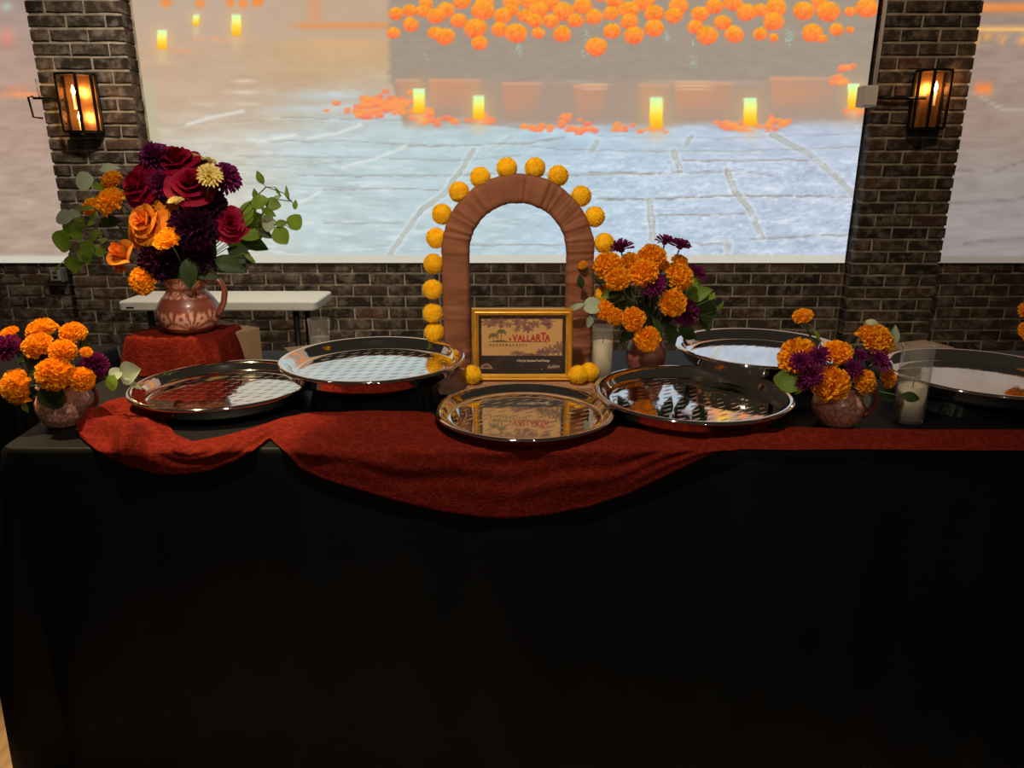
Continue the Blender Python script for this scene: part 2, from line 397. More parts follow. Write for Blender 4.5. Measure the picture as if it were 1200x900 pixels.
PILES += [(x+rr.gauss(0, s), y+rr.gauss(0, 2.5), rr.uniform(2.4, 4.6)) for x, y, s, n in [(505,140,14,10),(497,132,10,6),(570,140,8,7),(629,150,6,5),(670,150,13,12),(666,138,6,6),(730,150,10,5),(765,152,10,5),(850,148,10,8),(880,150,14,10),(908,142,8,8),(985,95,5,8),(990,80,4,5),(1000,130,9,5)] for _ in range(int(n*1.6))]
CAND = [(491,104,133,7),(561,112,140,7),(769,114,150,8),(879,115,147,8),(1000,98,128,7),(190,35,58,6),(277,17,42,6),(230,17,30,4)]
HJ = [  # long stone joints: polylines in photo frame, tint, half width
 ([(330,138),(520,141),(640,152)], .5, 1.0), ([(300,165),(420,166),(520,172)], .5, 1), ([(470,172),(620,168),(660,160)], .6, 1.1), ([(620,172),(700,176),(830,178),(1010,172)], .5, .9),
 ([(280,183),(400,184),(545,188),(610,182)], .4, 1), ([(350,205),(440,206),(530,206)], .6, 1), ([(540,204),(650,205),(780,203)], .7, 1), ([(380,222),(470,221),(515,223)], .6, 1),
 ([(800,188),(870,189),(950,187)], .8, 1.1), ([(690,202),(790,203),(860,200)], .7, 1), ([(860,200),(905,206)], .5, .9), ([(700,233),(770,233),(860,229),(1000,231)], .95, 1.2),
 ([(772,251),(830,252),(880,249)], .8, 1), ([(880,280),(940,277),(1000,275)], .8, 1.1), ([(380,262),(470,261)], .5, 1), ([(540,287),(660,287)], .6, 1.0), ([(800,285),(850,286)], .7, 1),
 ([(170,150),(300,140),(380,143)], .25, 1.2), ([(220,190),(330,196),(400,190)], .3, 1.2), ([(180,215),(300,214),(420,220)], .3, 1.4), ([(330,262),(260,250)], .2, 1.3), ([(700,160),(860,162),(1010,156)], .35, 1)]
VJ = [([(555,176),(540,200),(520,228),(494,246),(470,280),(455,300)], .8, 3), ([(790,178),(797,200)], .8, 4), ([(905,158),(950,182),(985,212),(1000,228)], .8, 4), ([(852,200),(862,225),(878,245),(893,278)], .9, 4),
      ([(761,236),(765,280)], .8, 5), ([(853,284),(853,303)], .8, 4), ([(810,160),(803,172)], .6, 2.5), ([(700,166),(692,178)], .6, 3), ([(1010,150),(1020,158)], .5, 3), ([(600,160),(575,176)], .3, 2)]
def paint(X, Z, Y):
    d = HC-Z; zc = Y*math.cos(TH)+d*math.sin(TH); x = 600+FPX*X/zc; y = 450+FPX*(-Y*math.sin(TH)+d*math.cos(TH))/zc
    img = np.zeros(x.shape+(3,)); img[:] = (203, 196, 184)
    n1 = vnoise(x/45, y/9, 1); n2 = vnoise(x/14, y/5, 2); n3 = vnoise(x/110, y/40, 3)
    # wet floor: warm far left, cool sky light on the near right
    cool = sstep(100, 215, y+ (x-300)*.10+n1*26)
    img = lerp(img, (193, 166, 138), (1-cool)*.97)
    img = lerp(img, (180, 204, 222), cool*sstep(330, 700, x+n1*90)*.92); img = lerp(img, (190, 198, 218), cool*sstep(700, 1000, x+n1*90)*.75)
    img = lerp(img, (202, 201, 188), cool*(1-sstep(250, 480, x))*.8); img = lerp(img, (186, 208, 212), cool*sstep(300, 400, x+n1*50)*(1-sstep(560, 700, x))*.75)
    for cx, cy, sx_, sy_, a_ in ((385,112,45,5,.8),(350,128,40,4,.5),(420,140,50,5,.6),(340,160,34,4,.6),(400,178,60,6,.5),(440,215,60,10,.4)): img = lerp(img, (196, 214, 224), np.exp(-((x-cx)/sx_)**2-((y-cy+(n2-.5)*5)/sy_)**2)*a_)
    for cx, cy, sx_, sy_, a_ in ((300,137,38,6,.7),(330,150,22,3,.4),(250,150,60,6,.4)): img = lerp(img, (196, 176, 150), np.exp(-((x-cx)/sx_)**2-((y-cy)/sy_)**2)*a_)
    img = lerp(img, (216, 178, 150), (1-cool)*sstep(420, 220, x+n3*60)*.35)
    img = lerp(img, (214, 172, 120), (1-sstep(55, 130, y))*sstep(250, 380, x)*(1-sstep(445, 470, x))*.5)
    img += ((n2-.5)*15+(n1-.5)*20)[..., None]*(.5+.8*cool)[..., None]
    sl = np.clip((vnoise(x/22+y/14, y/2.6-x/60, 5)-.58)*4, 0, 1)
    img = lerp(img, (232, 238, 240), sl*cool*.5*sstep(140, 190, y))
    for pts, a, wd in HJ:
        img = lerp(img, (146, 136, 124), np.exp(-(seg_dist(x, y+(n2-.5)*3.5, pts)/wd)**2)*a*.85)
        img = lerp(img, (228, 232, 230), np.exp(-(seg_dist(x, y+(n2-.5)*5-2.2, pts)/wd)**2)*a*.35)
    for pts, a, wd in VJ:
        wd = wd*.62; dd = seg_dist(x+(n2-.5)*4, y, pts)
        img = lerp(img, (192, 190, 172), np.exp(-(dd/wd)**4)*a*.8); img = lerp(img, (136, 126, 106), np.exp(-((dd-wd)/.9)**2)*a*.6*np.clip(n1*1.8-.3, 0, 1)); img = lerp(img, (226, 232, 236), np.exp(-((dd-wd-2.5)/1.5)**2)*a*.5)
    rel = vnoise(x/5, y/2.2, 41, 3)-.5
    img += (rel*38*sstep(520, 760, x)*sstep(160, 200, y))[..., None]
    img = lerp(img, (235, 244, 250), np.clip((vnoise(x/7, y/3, 42, 3)-.62)*6, 0, 1)*sstep(560, 800, x)*sstep(170, 200, y)*.5)
    for pts in ([(478,170),(440,186),(402,196)], [(425,146),(395,156),(360,162)], [(285,130),(245,138),(220,146)], [(345,158),(310,165),(290,164)], [(375,225),(350,238)]):
        img = lerp(img, (232, 236, 230), np.exp(-(seg_dist(x+(n2-.5)*8, y, pts)/2.0)**2)*.7)
    # bright streaks in the wet area to the left
    for cx, cy, a in ((287,95,.6),(287,108,.6),(290,122,.5),(240,122,.3),(320,140,.3),(340,160,.4),(270,165,.3)):
        img = lerp(img, (238, 226, 200), np.exp(-((x-cx)/14)**2-((y-cy)/2.0)**2)*a)
    # background far left: glowing ledge and pots
    img = lerp(img, (190, 168, 150), (1-sstep(40, 60, y))*(x < 470)*.6)
    img = lerp(img, (228, 148, 86), np.exp(-((y-30)/4)**2)*sstep(330, 360, x)*(1-sstep(455, 465, x))*.8)
    img = lerp(img, (226, 150, 100), np.exp(-((x-369)/8)**2)*(1-sstep(20, 28, y))*.6)
    img = lerp(img, (228, 178, 120), np.exp(-((y-52)/7)**2-((x-400)/70)**2)*.5)
    for cx, cy, s in ((195,3,7),(235,4,6),(270,3,5),(285,4,6),(300,3,5),(305,2,4)):
        img = lerp(img, (250, 140, 60), np.exp(-(((x-cx)/s)**2+((y-cy)/6)**2)**2)*.8)
    # planter shrubs
    sh = sstep(452, 462, x+(n2-.5)*10)*(1-sstep(94, 100, y+(n1-.5)*6))
    sh = sh*(x < 1100)
    dk = np.array((163, 148, 132))
    img = lerp(img, dk, sh*.97)
    img += ((n2-.5)*10)[..., None]*sh[..., None]
    # terracotta pots
    low = sstep(90, 100, y)*(1-sstep(138, 156, y+(n1-.5)*12))*sstep(457, 462, x-(y-95)*.25)*(x < 1030)
    img = lerp(img, (172, 148, 130), low*.95)
    for x0, x1, y0, y1, a in ((460,498,90,138,.55),(499,568,90,140,.85),(584,640,94,146,.7),(668,716,97,148,.7),(745,790,96,150,.45),(786,864,94,150,.75),(898,982,88,140,.8)):
        ins = (y-y0)/(y1-y0); m_ = sstep(x0, x0+6, x-ins*7)*(1-sstep(x1-8, x1, x+ins*7))*sstep(y0, y0+4, y)*(1-sstep(y1-26, y1, y))
        img = lerp(img, (220, 150, 112), m_*a*(.62+.5*(n1-.3))*(1-.6*sstep(.35, 1.1, (x-x0)/(x1-x0)))*(1-.5*sstep(.3, 1, ins)))
        img = lerp(img, (236, 190, 152), np.exp(-((y-y0-4)/1.8)**2)*m_*.35)
    for cx, cy, s in ((812,96,24),(812,101,22),(812,105,20),(697,99,18),(697,104,16)):
        img = lerp(img, (240, 200, 160), np.exp(-((y-cy)/1.1)**2)*np.exp(-((x-cx)/s)**4)*.6)
    for cx, cy in ((608,57),(687,42),(685,62),(810,50),(812,72),(925,40),(924,48),(500,65),(782,43)):
        img = lerp(img, (175, 205, 190), np.exp(-((x-cx)/4)**2-((y-cy)/7)**2)*np.clip((vnoise(x/2, y/2, 8)-.45)*5, 0, 1)*.8)
    # marigold heads
    for cx, cy, r in sorted(MARI, key=lambda t: t[1]):
        q = np.hypot((x-cx)/r, (y-cy)/(r*.86)); m_ = q < 1.35
        if not m_.any(): continue
        a = 1-sstep(.88, 1.06, q+(n2-.5)*.25); t = np.clip((y-cy)/(r*.86)*.5+.5, 0, 1)
        col = np.stack([253+0*t, 176-66*t, 48+22*t], -1)+((vnoise(x/2.6, y/2.6, 9)-.5)*46)[..., None]
        img = img*(1-a[..., None])+col*a[..., None]
    for cx, cy, r in sorted(PILES, key=lambda t: t[1]):
        q = np.hypot((x-cx)/(r*1.4), (y-cy)/(r*.85)); a = (1-sstep(.75, 1.1, q))*.88; t = np.clip((y-cy)/r*.6+.5, 0, 1); hv = (cx*7.3+cy*3.1) % 1
        img = img*(1-a[..., None])+np.stack([252-14*t*hv, 176-26*hv-40*t, 84+20*hv-4*t], -1)*a[..., None]
    for cx, y0, y1, wd in CAND:
        img = lerp(img, (255, 196, 110), np.exp(-((x-cx)/(wd*2.4))**2-((y-(y0+y1)/2)/((y1-y0)*.8))**2)*.35)
        a = (1-sstep(wd-1.2, wd+.4, np.abs(x-cx)))*sstep(y0-1, y0+1, y)*(1-sstep(y1-2, y1+2, y)); t = np.clip((y-y0)/(y1-y0), 0, 1)
        col = np.stack([214+41*np.clip(t*2.2, 0, 1), 255-85*np.clip(t-.3, 0, 1)*1.3, 205-160*np.clip(t*1.35, 0, 1)], -1)
        img = img*(1-a[..., None])+col*a[..., None]
        img = lerp(img, (236, 200, 150), np.exp(-((x-cx)/wd)**2)*sstep(y1, y1+3, y)*(1-sstep(y1+5, y1+22, y))*.5)
    img = lerp(img, (238, 168, 120), np.exp(-((x-258)/30)**2-((y-46)/3.5)**2)*np.clip((vnoise(x/3, y/2, 12)-.3)*3, 0, 1))
    img = lerp(img, (232, 165, 120), np.exp(-((x-215)/18)**2-((y-60)/3)**2)*.5)
    # bare left and bottom board margins: projector spill painted in as pale glow
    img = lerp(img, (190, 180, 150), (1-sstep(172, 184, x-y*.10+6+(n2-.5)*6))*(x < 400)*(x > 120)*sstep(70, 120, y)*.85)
    # left board
    lf = x < 130; n4 = vnoise(x/30, y/8, 21)
    li = np.zeros_like(img); li[:] = (180, 150, 134); li = lerp(li, (170, 148, 138), 1-sstep(20, 90, y+n4*30)); li = lerp(li, (177, 154, 138), sstep(140, 240, y))
    li = lerp(li, (244, 150, 96), np.exp(-((y-106-(n4-.5)*14)/6)**2)*np.clip((n4-.30)*3, 0, 1)); li = lerp(li, (226, 138, 120), np.exp(-((x-8)/9)**2-((y-45)/12)**2)*.7)
    li = lerp(li, (180, 215, 190), np.exp(-((x-8)/6)**2-((y-8)/4)**2)*.7); li += ((n4-.5)*22+(vnoise(x/18, y/3, 61)-.5)*26*sstep(110, 150, y))[..., None]
    img = np.where(lf[..., None], li, img)
    # right board
    rt = x > 1095; n5 = vnoise(x/35, y/9, 22)
    ri = np.zeros_like(img); ri[:] = (160, 138, 124); ri = lerp(ri, (152, 144, 141), sstep(140, 260, y+n5*20)); ri = lerp(ri, (150, 128, 114), 1-sstep(0, 30, y))
    ri = lerp(ri, (240, 140, 70), np.exp(-((y-9)/5)**2)); ri = lerp(ri, (250, 190, 110), np.exp(-((y-34)/3)**2)*.9); ri = lerp(ri, (240, 170, 90), np.exp(-((y-46)/7)**2)*np.clip((vnoise(x/5, y/20, 23)-.45)*4, 0, 1))
    ri = lerp(ri, (244, 136, 70), np.exp(-((x-1152)/11)**4-((y-104)/7)**2)); ri = lerp(ri, (205, 198, 190), np.exp(-(seg_dist(x, y, [(1150,115),(1175,128),(1200,130)])/2)**2)*.5)
    ri += ((n5-.5)*18+(vnoise(x/20, y/4, 62)-.5)*20)[..., None]
    for pp in ([(1100,240),(1150,237),(1200,232)], [(1120,200),(1160,203),(1200,190)], [(1130,284),(1200,278)]): ri = lerp(ri, (118, 104, 96), np.exp(-(seg_dist(x, y+(n5-.5)*4, pp)/1.3)**2)*.6)
    img = np.where(rt[..., None], ri, img)
    bot = 1-sstep(SB+.045, SB+.049, Z)  # bare bottom strip of the board, spill light painted as emission
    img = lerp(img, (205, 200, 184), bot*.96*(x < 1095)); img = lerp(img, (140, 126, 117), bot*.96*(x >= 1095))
    img = np.clip(img, 0, 255)/255
    return np.where(img <= .04045, img/12.92, ((img+.055)/1.055)**2.4)
def screen(x0, x1, step, label):
    YS = YW-.022; z0, z1 = SB, 2.98
    o = MB().box((x0, YS, z0), (x1, YW-.002, z1)).build('projection_screen', M['board'])
    shift(o, ((x0+x1)/2, YW-.02, z0)); tag(o, label, 'screen', 'projection screens on the brick wall')
    nx = int((x1-x0)/step)+1; zs = np.concatenate([np.arange(z0, 2.32, step), np.arange(2.32, z1, step*3), [z1]]); nz = len(zs)
    xs = np.linspace(x0, x1, nx); Xg, Zg = np.meshgrid(xs, zs, indexing='ij')
    col = paint(Xg, Zg, YS)
    V = np.stack([Xg, np.full_like(Xg, YS-.002), Zg], -1).reshape(-1, 3)
    I = np.arange(nx*nz).reshape(nx, nz)
    F = np.stack([I[:-1,:-1], I[1:,:-1], I[1:,1:], I[:-1,1:]], -1).reshape(-1, 4)
    me = bpy.data.meshes.new('projected_picture'); me.vertices.add(len(V)); me.vertices.foreach_set('co', V.astype(np.float32).ravel())
    me.loops.add(F.size); me.loops.foreach_set('vertex_index', F.ravel().astype(np.int32)); me.polygons.add(len(F))
    me.polygons.foreach_set('loop_start', np.arange(0, F.size, 4, dtype=np.int32)); me.update(calc_edges=True)
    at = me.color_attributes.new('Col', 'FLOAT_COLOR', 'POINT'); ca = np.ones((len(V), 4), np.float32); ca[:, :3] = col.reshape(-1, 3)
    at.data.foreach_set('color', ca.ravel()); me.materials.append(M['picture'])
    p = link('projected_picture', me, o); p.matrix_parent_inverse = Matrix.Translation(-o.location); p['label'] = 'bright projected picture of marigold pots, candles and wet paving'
    return o
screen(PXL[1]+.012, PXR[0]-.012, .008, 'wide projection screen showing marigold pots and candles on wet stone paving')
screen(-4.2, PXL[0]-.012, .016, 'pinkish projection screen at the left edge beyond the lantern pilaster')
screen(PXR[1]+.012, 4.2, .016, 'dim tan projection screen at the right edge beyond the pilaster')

# ------------------------------------------------------------------ wall lanterns, conduit boxes, outlet
def lantern(px, py, wpx, hpx, label, nflame, mx):
    c = P(px, py, YP-.055); s = mpp(YP, 1.9); W = wpx*s/2; Hh = hpx*s/2; D = .05; SX = mx
    root = empty('wall_lantern', (c.x, YP-.055, c.z-Hh)); tag(root, label, 'wall lamp', 'lanterns on the brick pilasters')
    def part(n, b, m, **k): return b.build(n, m, root, **k)
    t = .006
    # back plate, cap, base and corner bars; the front is a shallow bay with a middle bar
    part('back_plate', MB().box((-W, D-.004, 0), (W, D, 2*Hh)), M['copper'])
    for z, n in ((0, 'base'), (2*Hh-.012, 'cap')):
        b = MB(); pts = [(SX*x_, y_) for x_, y_ in [(-W-.004, D), (W+.004, D), (W+.004, .0), (W*.35, -D), (-W-.004, -D*.55)]]
        b.add([(x, y, z) for x, y in pts]+[(x, y, z+.012) for x, y in pts], [(4,3,2,1,0), (5,6,7,8,9)]+[(i, (i+1) % 5, 5+(i+1) % 5, 5+i) for i in range(5)]); part(n, b, M['black_metal'])
    bars = [(SX*x_, y_) for x_, y_ in [(-W, -D*.5), (W*.33, -D*.92), (W, 0), (-W, D-.006), (W, D-.006)]]
    for x, y in bars: part('corner_bar', MB().box((x-t, y-t, .010), (x+t, y+t, 2*Hh-.010)), M['black_metal'])
    for (xa, ya), (xb, yb) in ((bars[0], bars[1]), (bars[1], bars[2]), (bars[3], bars[0]), (bars[2], bars[4])):
        part('glass_pane', MB().add([(xa, ya, .012), (xb, yb, .012), (xb, yb, 2*Hh-.012), (xa, ya, 2*Hh-.012)], [(0,1,2,3)]), M['lamp_glass'])
    for i in range(nflame):
        z0 = (1.28 if i == 0 else .42)*Hh; x = SX*W*(-.28 if i == 0 else -.12)
        sl = part('candle_sleeve', MB().lathe([(0, z0-.07), (.008, z0-.07), (.008, z0), (0, z0)], 12, (x, .01, 0)), M['candle_sleeve'])
        b = MB().lathe([(0, 0), (.007, .006), (.010, .016), (.007, .032), (.003, .044), (0, .052)], 12, (x, .01, z0))
        part('flame_bulb', b, M['flame'], smooth=True)
        d = bpy.data.lights.new('lantern_light', 'POINT'); d.energy = 1.3; d.color = (1, .55, .2); d.shadow_soft_size = .02
        l = bpy.data.objects.new('lantern_light', d); C.objects.link(l); l.parent = root; l.location = (x, -.012, z0+.02)
    return root
lantern(92, 121, 38, 66, 'glowing black-framed wall lantern with two flames on the left pilaster', 2, 1)
lantern(1091, 117, 34, 66, 'glowing black-framed wall lantern with one flame on the right pilaster', 1, -1)
# junction boxes with conduit
c = P(1016, 112, YP-.03); r = empty('junction_box', (c.x-.02, YP-.03, c.z-.06)); tag(r, 'pale metal junction box with conduit beside the right lantern', 'junction box')
r.location = (PXR[0]-.046, YP-.012, c.z-.055)
MB().box((-.038, -.03, 0), (.042, .05, .105)).build('box_body', M['board'], r, bevel=.006)
MB().box((-.031, -.033, .008), (.035, -.029, .097)).build('cover_plate', M['board'], r)
MB().tube([(.03, .0, .10), (.03, .0, .5), (.03, .0, 1.1)], .010, 8).build('vertical_conduit', M['board'], r, smooth=True)
MB().tube([(.045, -.015, .045), (.12, -.022, .042), (.30, -.022, .042)], .009, 8).build('side_conduit', M['black_metal'], r, smooth=True)
c = P(42, 126, YP); r = empty('conduit_bracket', (PXL[0], YP-.01, c.z)); tag(r, 'thin black metal bracket and conduit left of the two-flame lantern', 'bracket')
MB().tube([(.0, -.005, -.055), (-.045, -.01, -.05), (-.055, -.01, .05), (-.03, -.008, .053)], .006, 8).build('loop', M['black_metal'], r, smooth=True)
MB().tube([(-.03, -.008, .045), (.06, -.006, .045), (.13, -.006, .045)], .007, 8).build('side_conduit', M['black_metal'], r, smooth=True)
MB().tube([(.005, -.006, .045), (.0, -.006, .14)], .005, 8).build('stub', M['grey_metal'], r, smooth=True)
c = P(69, 322, YW-.03); r = empty('outlet_box', (c.x, YW-.02, c.z-.042)); tag(r, 'small grey electrical outlet box on the bricks under the left screen', 'outlet')
MB().box((-.04, -.04, 0), (.04, .018, .085)).build('box_body', M['dark_grey'], r, bevel=.006)
MB().box((-.03, -.046, .012), (.03, -.039, .074)).build('cover_plate', M['grey_metal'], r, bevel=.003)
for zz in (.026, .052): MB().box((-.010, -.049, zz), (.010, -.045, zz+.014)).build('socket', M['black_metal'], r)

# ------------------------------------------------------------------ white folding table at the wall
zt = .742; a = Pz(141, 354, zt); b = Pz(363, 356, zt); cR = Pz(400, 341, zt)
x0, x1, y0, y1 = a.x, b.x, a.y, cR.y
r = empty('folding_table', ((x0+x1)/2, (y0+y1)/2, 0)); tag(r, 'white plastic folding table standing against the brick wall', 'table'); w2 = (x1-x0)/2+.02; d2 = (y1-y0)/2
def rounded(w_, d_, rad, n=5):
    pts = []
    for cx, cy, a0 in ((w_-rad, d_-rad, 0), (-w_+rad, d_-rad, 90), (-w_+rad, -d_+rad, 180), (w_-rad, -d_+rad, 270)):
        for i in range(n): t = math.radians(a0+90*i/(n-1)); pts.append((cx+rad*math.cos(t), cy+rad*math.sin(t)))
    return pts
def slab(pts, z0, z1, ch=.006):
    n = len(pts); b = MB(); cx = sum(p[0] for p in pts)/n; cy = sum(p[1] for p in pts)/n
    def ins(k): return [(cx+(x-cx)*(1-k/max(.05, math.hypot(x-cx, y-cy))), cy+(y-cy)*(1-k/max(.05, math.hypot(x-cx, y-cy)))) for x, y in pts]
    rings = [(ins(ch), z0), (pts, z0+ch), (pts, z1-ch), (ins(ch), z1)]
    vs = [(x, y, z) for pp, z in rings for x, y in pp]; fs = [tuple(range(n))[::-1], tuple(range(3*n, 4*n))]
    for k in range(3): fs += [(k*n+i, k*n+(i+1) % n, (k+1)*n+(i+1) % n, (k+1)*n+i) for i in range(n)]
    return b.add(vs, fs)
tt = slab(rounded(w2, d2, .03), zt-.045, zt).build('table_top', M['white_plastic'], r)
MB().box((-w2+.045, -d2-.0015, zt-.031), (-w2+.085, -d2+.002, zt-.025)).build('slot', M['black_metal'], tt)
for sx in (-1, 1):
    for sy in (-1, 1): MB().tube([(sx*(w2-.13), sy*(d2-.07), FZ), (sx*(w2-.13), sy*(d2-.07), zt-.046)], .016, 10).build('leg', M['black_metal'], r, smooth=True)
    MB().tube([(sx*(w2-.13), -d2+.07, .3), (sx*(w2-.13), d2-.07, .3)], .011, 8).build('cross_bar', M['black_metal'], r, smooth=True)

# ------------------------------------------------------------------ main table with black cloth
ZT = .765
def draped(name, corners, zt, flare, label, seed, cat='tablecloth'):
    n = len(corners); cs = [Vector(c).to_3d() for c in corners]; pts = []
    R = .02
    for i in range(n):
        p, q, nx = cs[i-1], cs[i], cs[(i+1) % n]
        d0 = (q-p).normalized(); d1 = (nx-q).normalized()
        n0 = Vector((d0.y, -d0.x, 0)); n1 = Vector((d1.y, -d1.x, 0))
        L = (q-p).length; k = max(8, int(L/.022)); st_ = p+d0*R; L2 = L-2*R
        for t in range(k): pts.append((st_+d0*(L2*t/(k-1)), n0, 0))
        for t in range(1, 6):
            a_ = t/6; nn = (n0*(1-a_)+n1*a_).normalized(); ce = q-d0*R+d1*R
            pts.append((ce-(n0+n1)*R*0+(nn-n0*0)*0-(n0+n1)*R+nn*R if False else (q-d0*R-n0*R)+nn*R, nn, math.sin(PI*a_)))
    rnd = random.Random(seed); ph = [rnd.uniform(0, 6.28) for _ in range(6)]
    rows = [(zt, -.004, 0), (zt-.003, 0, 0), (zt-.012, .004, .05), (zt-.06, .006, .12), (zt-.2, .012, .35), (zt-.4, .022, .7), (zt-.6, .032, .95), (FZ+.012, .04, 1)]
    b = MB(); m_ = len(pts); s = 0; S = []
    for i, (p, nn, c_) in enumerate(pts):
        if i: s += (p-pts[i-1][0]).length
        S.append(s)
    for z, off, k in rows:
        for (p, nn, c_), s_ in zip(pts, S):
            fold = (math.sin(s_*23+ph[0])*.5+math.sin(s_*41+ph[1])*.3+math.sin(s_*11+ph[2])*.5)*.016*k
            b.v.append(tuple(p+nn*(off+fold+k*flare*c_)+Vector((0, 0, z))))
    for r_ in range(len(rows)-1):
        for i in range(m_): j = (i+1) % m_; b.f.append((r_*m_+j, r_*m_+i, (r_+1)*m_+i, (r_+1)*m_+j))
    b.f.append(tuple(range(m_)))
    o = b.build(name, M['black_cloth'], smooth=True); ce = sum(cs, Vector())/n; shift(o, (ce.x, ce.y, 0)); tag(o, label, cat)
    for p_ in o.data.polygons:
        if len(p_.vertices) > 4: p_.use_smooth = False
    return o
draped('tablecloth', [(-1.21, 1.60), (2.35, 1.60), (2.35, 2.56), (-1.33, 2.56)], ZT, .10, 'floor-length black tablecloth draped over the long display table', 3)
draped('tablecloth', [(-2.7, 2.12), (-1.52, 2.12), (-1.52, 2.72), (-2.7, 2.72)], .745, .05, 'black cloth over the side table at the far left edge', 5)

# ------------------------------------------------------------------ red lace runner: on the table, then hanging over its front edge
def interp(tab, x): return float(np.interp(x, [t[0] for t in tab], [t[1] for t in tab]))
HEM = [(90,508),(100,518),(120,532),(150,546),(185,556),(215,556),(245,552),(275,541),(298,527),(316,513),(335,530),(352,549),(380,562),(420,574),(470,589),(520,600),(560,606),(595,608),(640,604),(690,594),(735,579),(775,560),(810,543),(838,530),(870,526),(930,527),(1000,526),(1100,527),(1230,529)]
TOP = [(90,500),(104,486),(125,470),(150,464),(175,470),(190,488),(205,508),(225,517),(260,511),(300,500),(330,490),(380,482),(440,478),(500,484),(560,490),(620,492),(690,498),(740,500),(800,503),(850,502),(930,500),(1000,502),(1100,503),(1230,503)]
NU, NV = 420, 46
pts = []
YF = 1.572
for i in range(NU):
    px = 90+(1230-90)*i/(NU-1); col = []
    h = interp(HEM, px); t = interp(TOP, px)
    for j in range(NV):
        v = j/(NV-1); py = t+(h-t)*v
        q = Pz(px, py, ZT+.006)
        over = q.y < YF
        if over: q = P(px, py, YF)
        # folds: long soft ridges along the runner, swags following the hem, a rumpled mound on the left
        e = math.sin(PI*min(1, max(0, v)))
        f = .5+.5*math.sin(v*13+math.sin(px*.012)*2.4+px*.004); g = .5+.5*math.sin(v*29+px*.02+math.sin(px*.05))
        amp = .010*e*(.6+.4*math.sin(px*.03))
        if px > 830: amp = .011*e
        lift = amp*f+.004*g*e
        mound = math.exp(-((px-140)/42)**2)*e
        crumple = (math.sin(px*.11+v*5)*.5+math.sin(px*.05-v*9)*.5+math.sin(px*.19+v*14)*.3)
        lift += mound*(.034+.034*crumple)
        pk = math.exp(-((px-368)/20)**2-((py-520)/14)**2); lift += .022*pk
        pk = math.exp(-((px-430)/60)**2-((py-492)/10)**2); lift += .02*pk
        if not over and any(math.hypot(q.x-tx, q.y-ty) < tr*.97 for tx, ty, tr in ((-.815, 1.975, .253), (.033, 1.785, .235), (.49, 1.893, .268), (-.4, 2.025, .2))): lift = min(lift, .0); q.z = ZT+.003
        q = q+(Vector((0, -1, .15)) if over else Vector((0, -.25, 1)))*lift
        # soft bend over the table edge
        col.append(q)
    pts.append(col)
for _ in range(2):
    new = [c[:] for c in pts]
    for i in range(1, NU-1):
        for j in range(1, NV-1): new[i][j] = pts[i][j]*.4+(pts[i-1][j]+pts[i+1][j]+pts[i][j-1]+pts[i][j+1])*.15
    for i in range(NU):
        for j in range(NV):
            if new[i][j].z < ZT+.004 and new[i][j].y > 1.60: new[i][j].z = ZT+.004
            if new[i][j].y > 1.572 and new[i][j].z < ZT-.002 : new[i][j].y = 1.572
    pts = new
o = MB().grid(pts).build('table_runner', M['lace'], smooth=True); shift(o, (0.1, 1.62, ZT))
sm = o.modifiers.new('solid', 'SOLIDIFY'); sm.thickness = .0015; sm.offset = 1
tag(o, 'long dark red lace runner swagged over the front edge of the black table', 'table runner')

# ------------------------------------------------------------------ serving trays
def tray_parts(R, D, key):
    FZ_ = D*.34
    rim = MB().lathe([(R*.80, FZ_), (R*.84, FZ_+.0015), (R*.87, D*.50), (R*.90, D*.78), (R*.93, D*.94), (R*.955, D), (R*.985, D*.985), (R*.997, D*.93), (R, D*.86), (R*.992, D*.80), (R*.96, D*.90), (R*.925, D*.80), (R*.905, D*.3), (R*.86, 0), (R*.80, 0)], 96).mesh('rim', M['steel'], True)
    fl = MB(); n = 96; rings = [R*.80, R*.6, R*.4, R*.2]
    for q in rings: fl.v += [(q*math.cos(2*PI*i/n), q*math.sin(2*PI*i/n), FZ_) for i in range(n)]
    fl.v.append((0, 0, FZ_))
    for k in range(3): fl.f += [(k*n+i, k*n+(i+1) % n, (k+1)*n+(i+1) % n, (k+1)*n+i) for i in range(n)]
    fl.f += [(3*n+i, 3*n+(i+1) % n, 4*n) for i in range(n)]
    return rim, fl.mesh('embossed_floor', M['steel_e' if key < 2 else 'steel_s'], True)
big = tray_parts(.266, .048, 0); small = tray_parts(.235, .034, 1); bigs = tray_parts(.266, .048, 2)
TR = [(-.815, 1.975, ZT+.006, .253, big, .4, 'round steel tray beside the tall pitcher on the left'),
      (-.400, 2.025, .832, .265, big, 1.1, 'raised round steel tray on a black stand left of the arch'),
      (.033, 1.785, ZT+.006, .235, small, 0, 'smallest round steel tray at the front before the gold frame'),
      (.490, 1.893, ZT+.006, .268, big, .2, 'round steel tray in front of the middle marigold bouquet'),
      (.786, 2.235, .814, .266, bigs, .7, 'raised round steel tray at the back behind the small right jug'),
      (1.345, 1.995, .800, .268, bigs, .1, 'round steel tray cut off by the right edge behind the glass candle')]
for x, y, z, R, (rm, fl), rz, lb in TR:
    r = empty('serving_tray', (x, y, z)); r.rotation_euler.z = rz*.15; s = R/(.235 if rm is small[0] else .266); r.scale = (s, s, 1); tag(r, lb, 'tray', 'round steel serving trays')
    link('rim', rm, r); link('embossed_floor', fl, r)
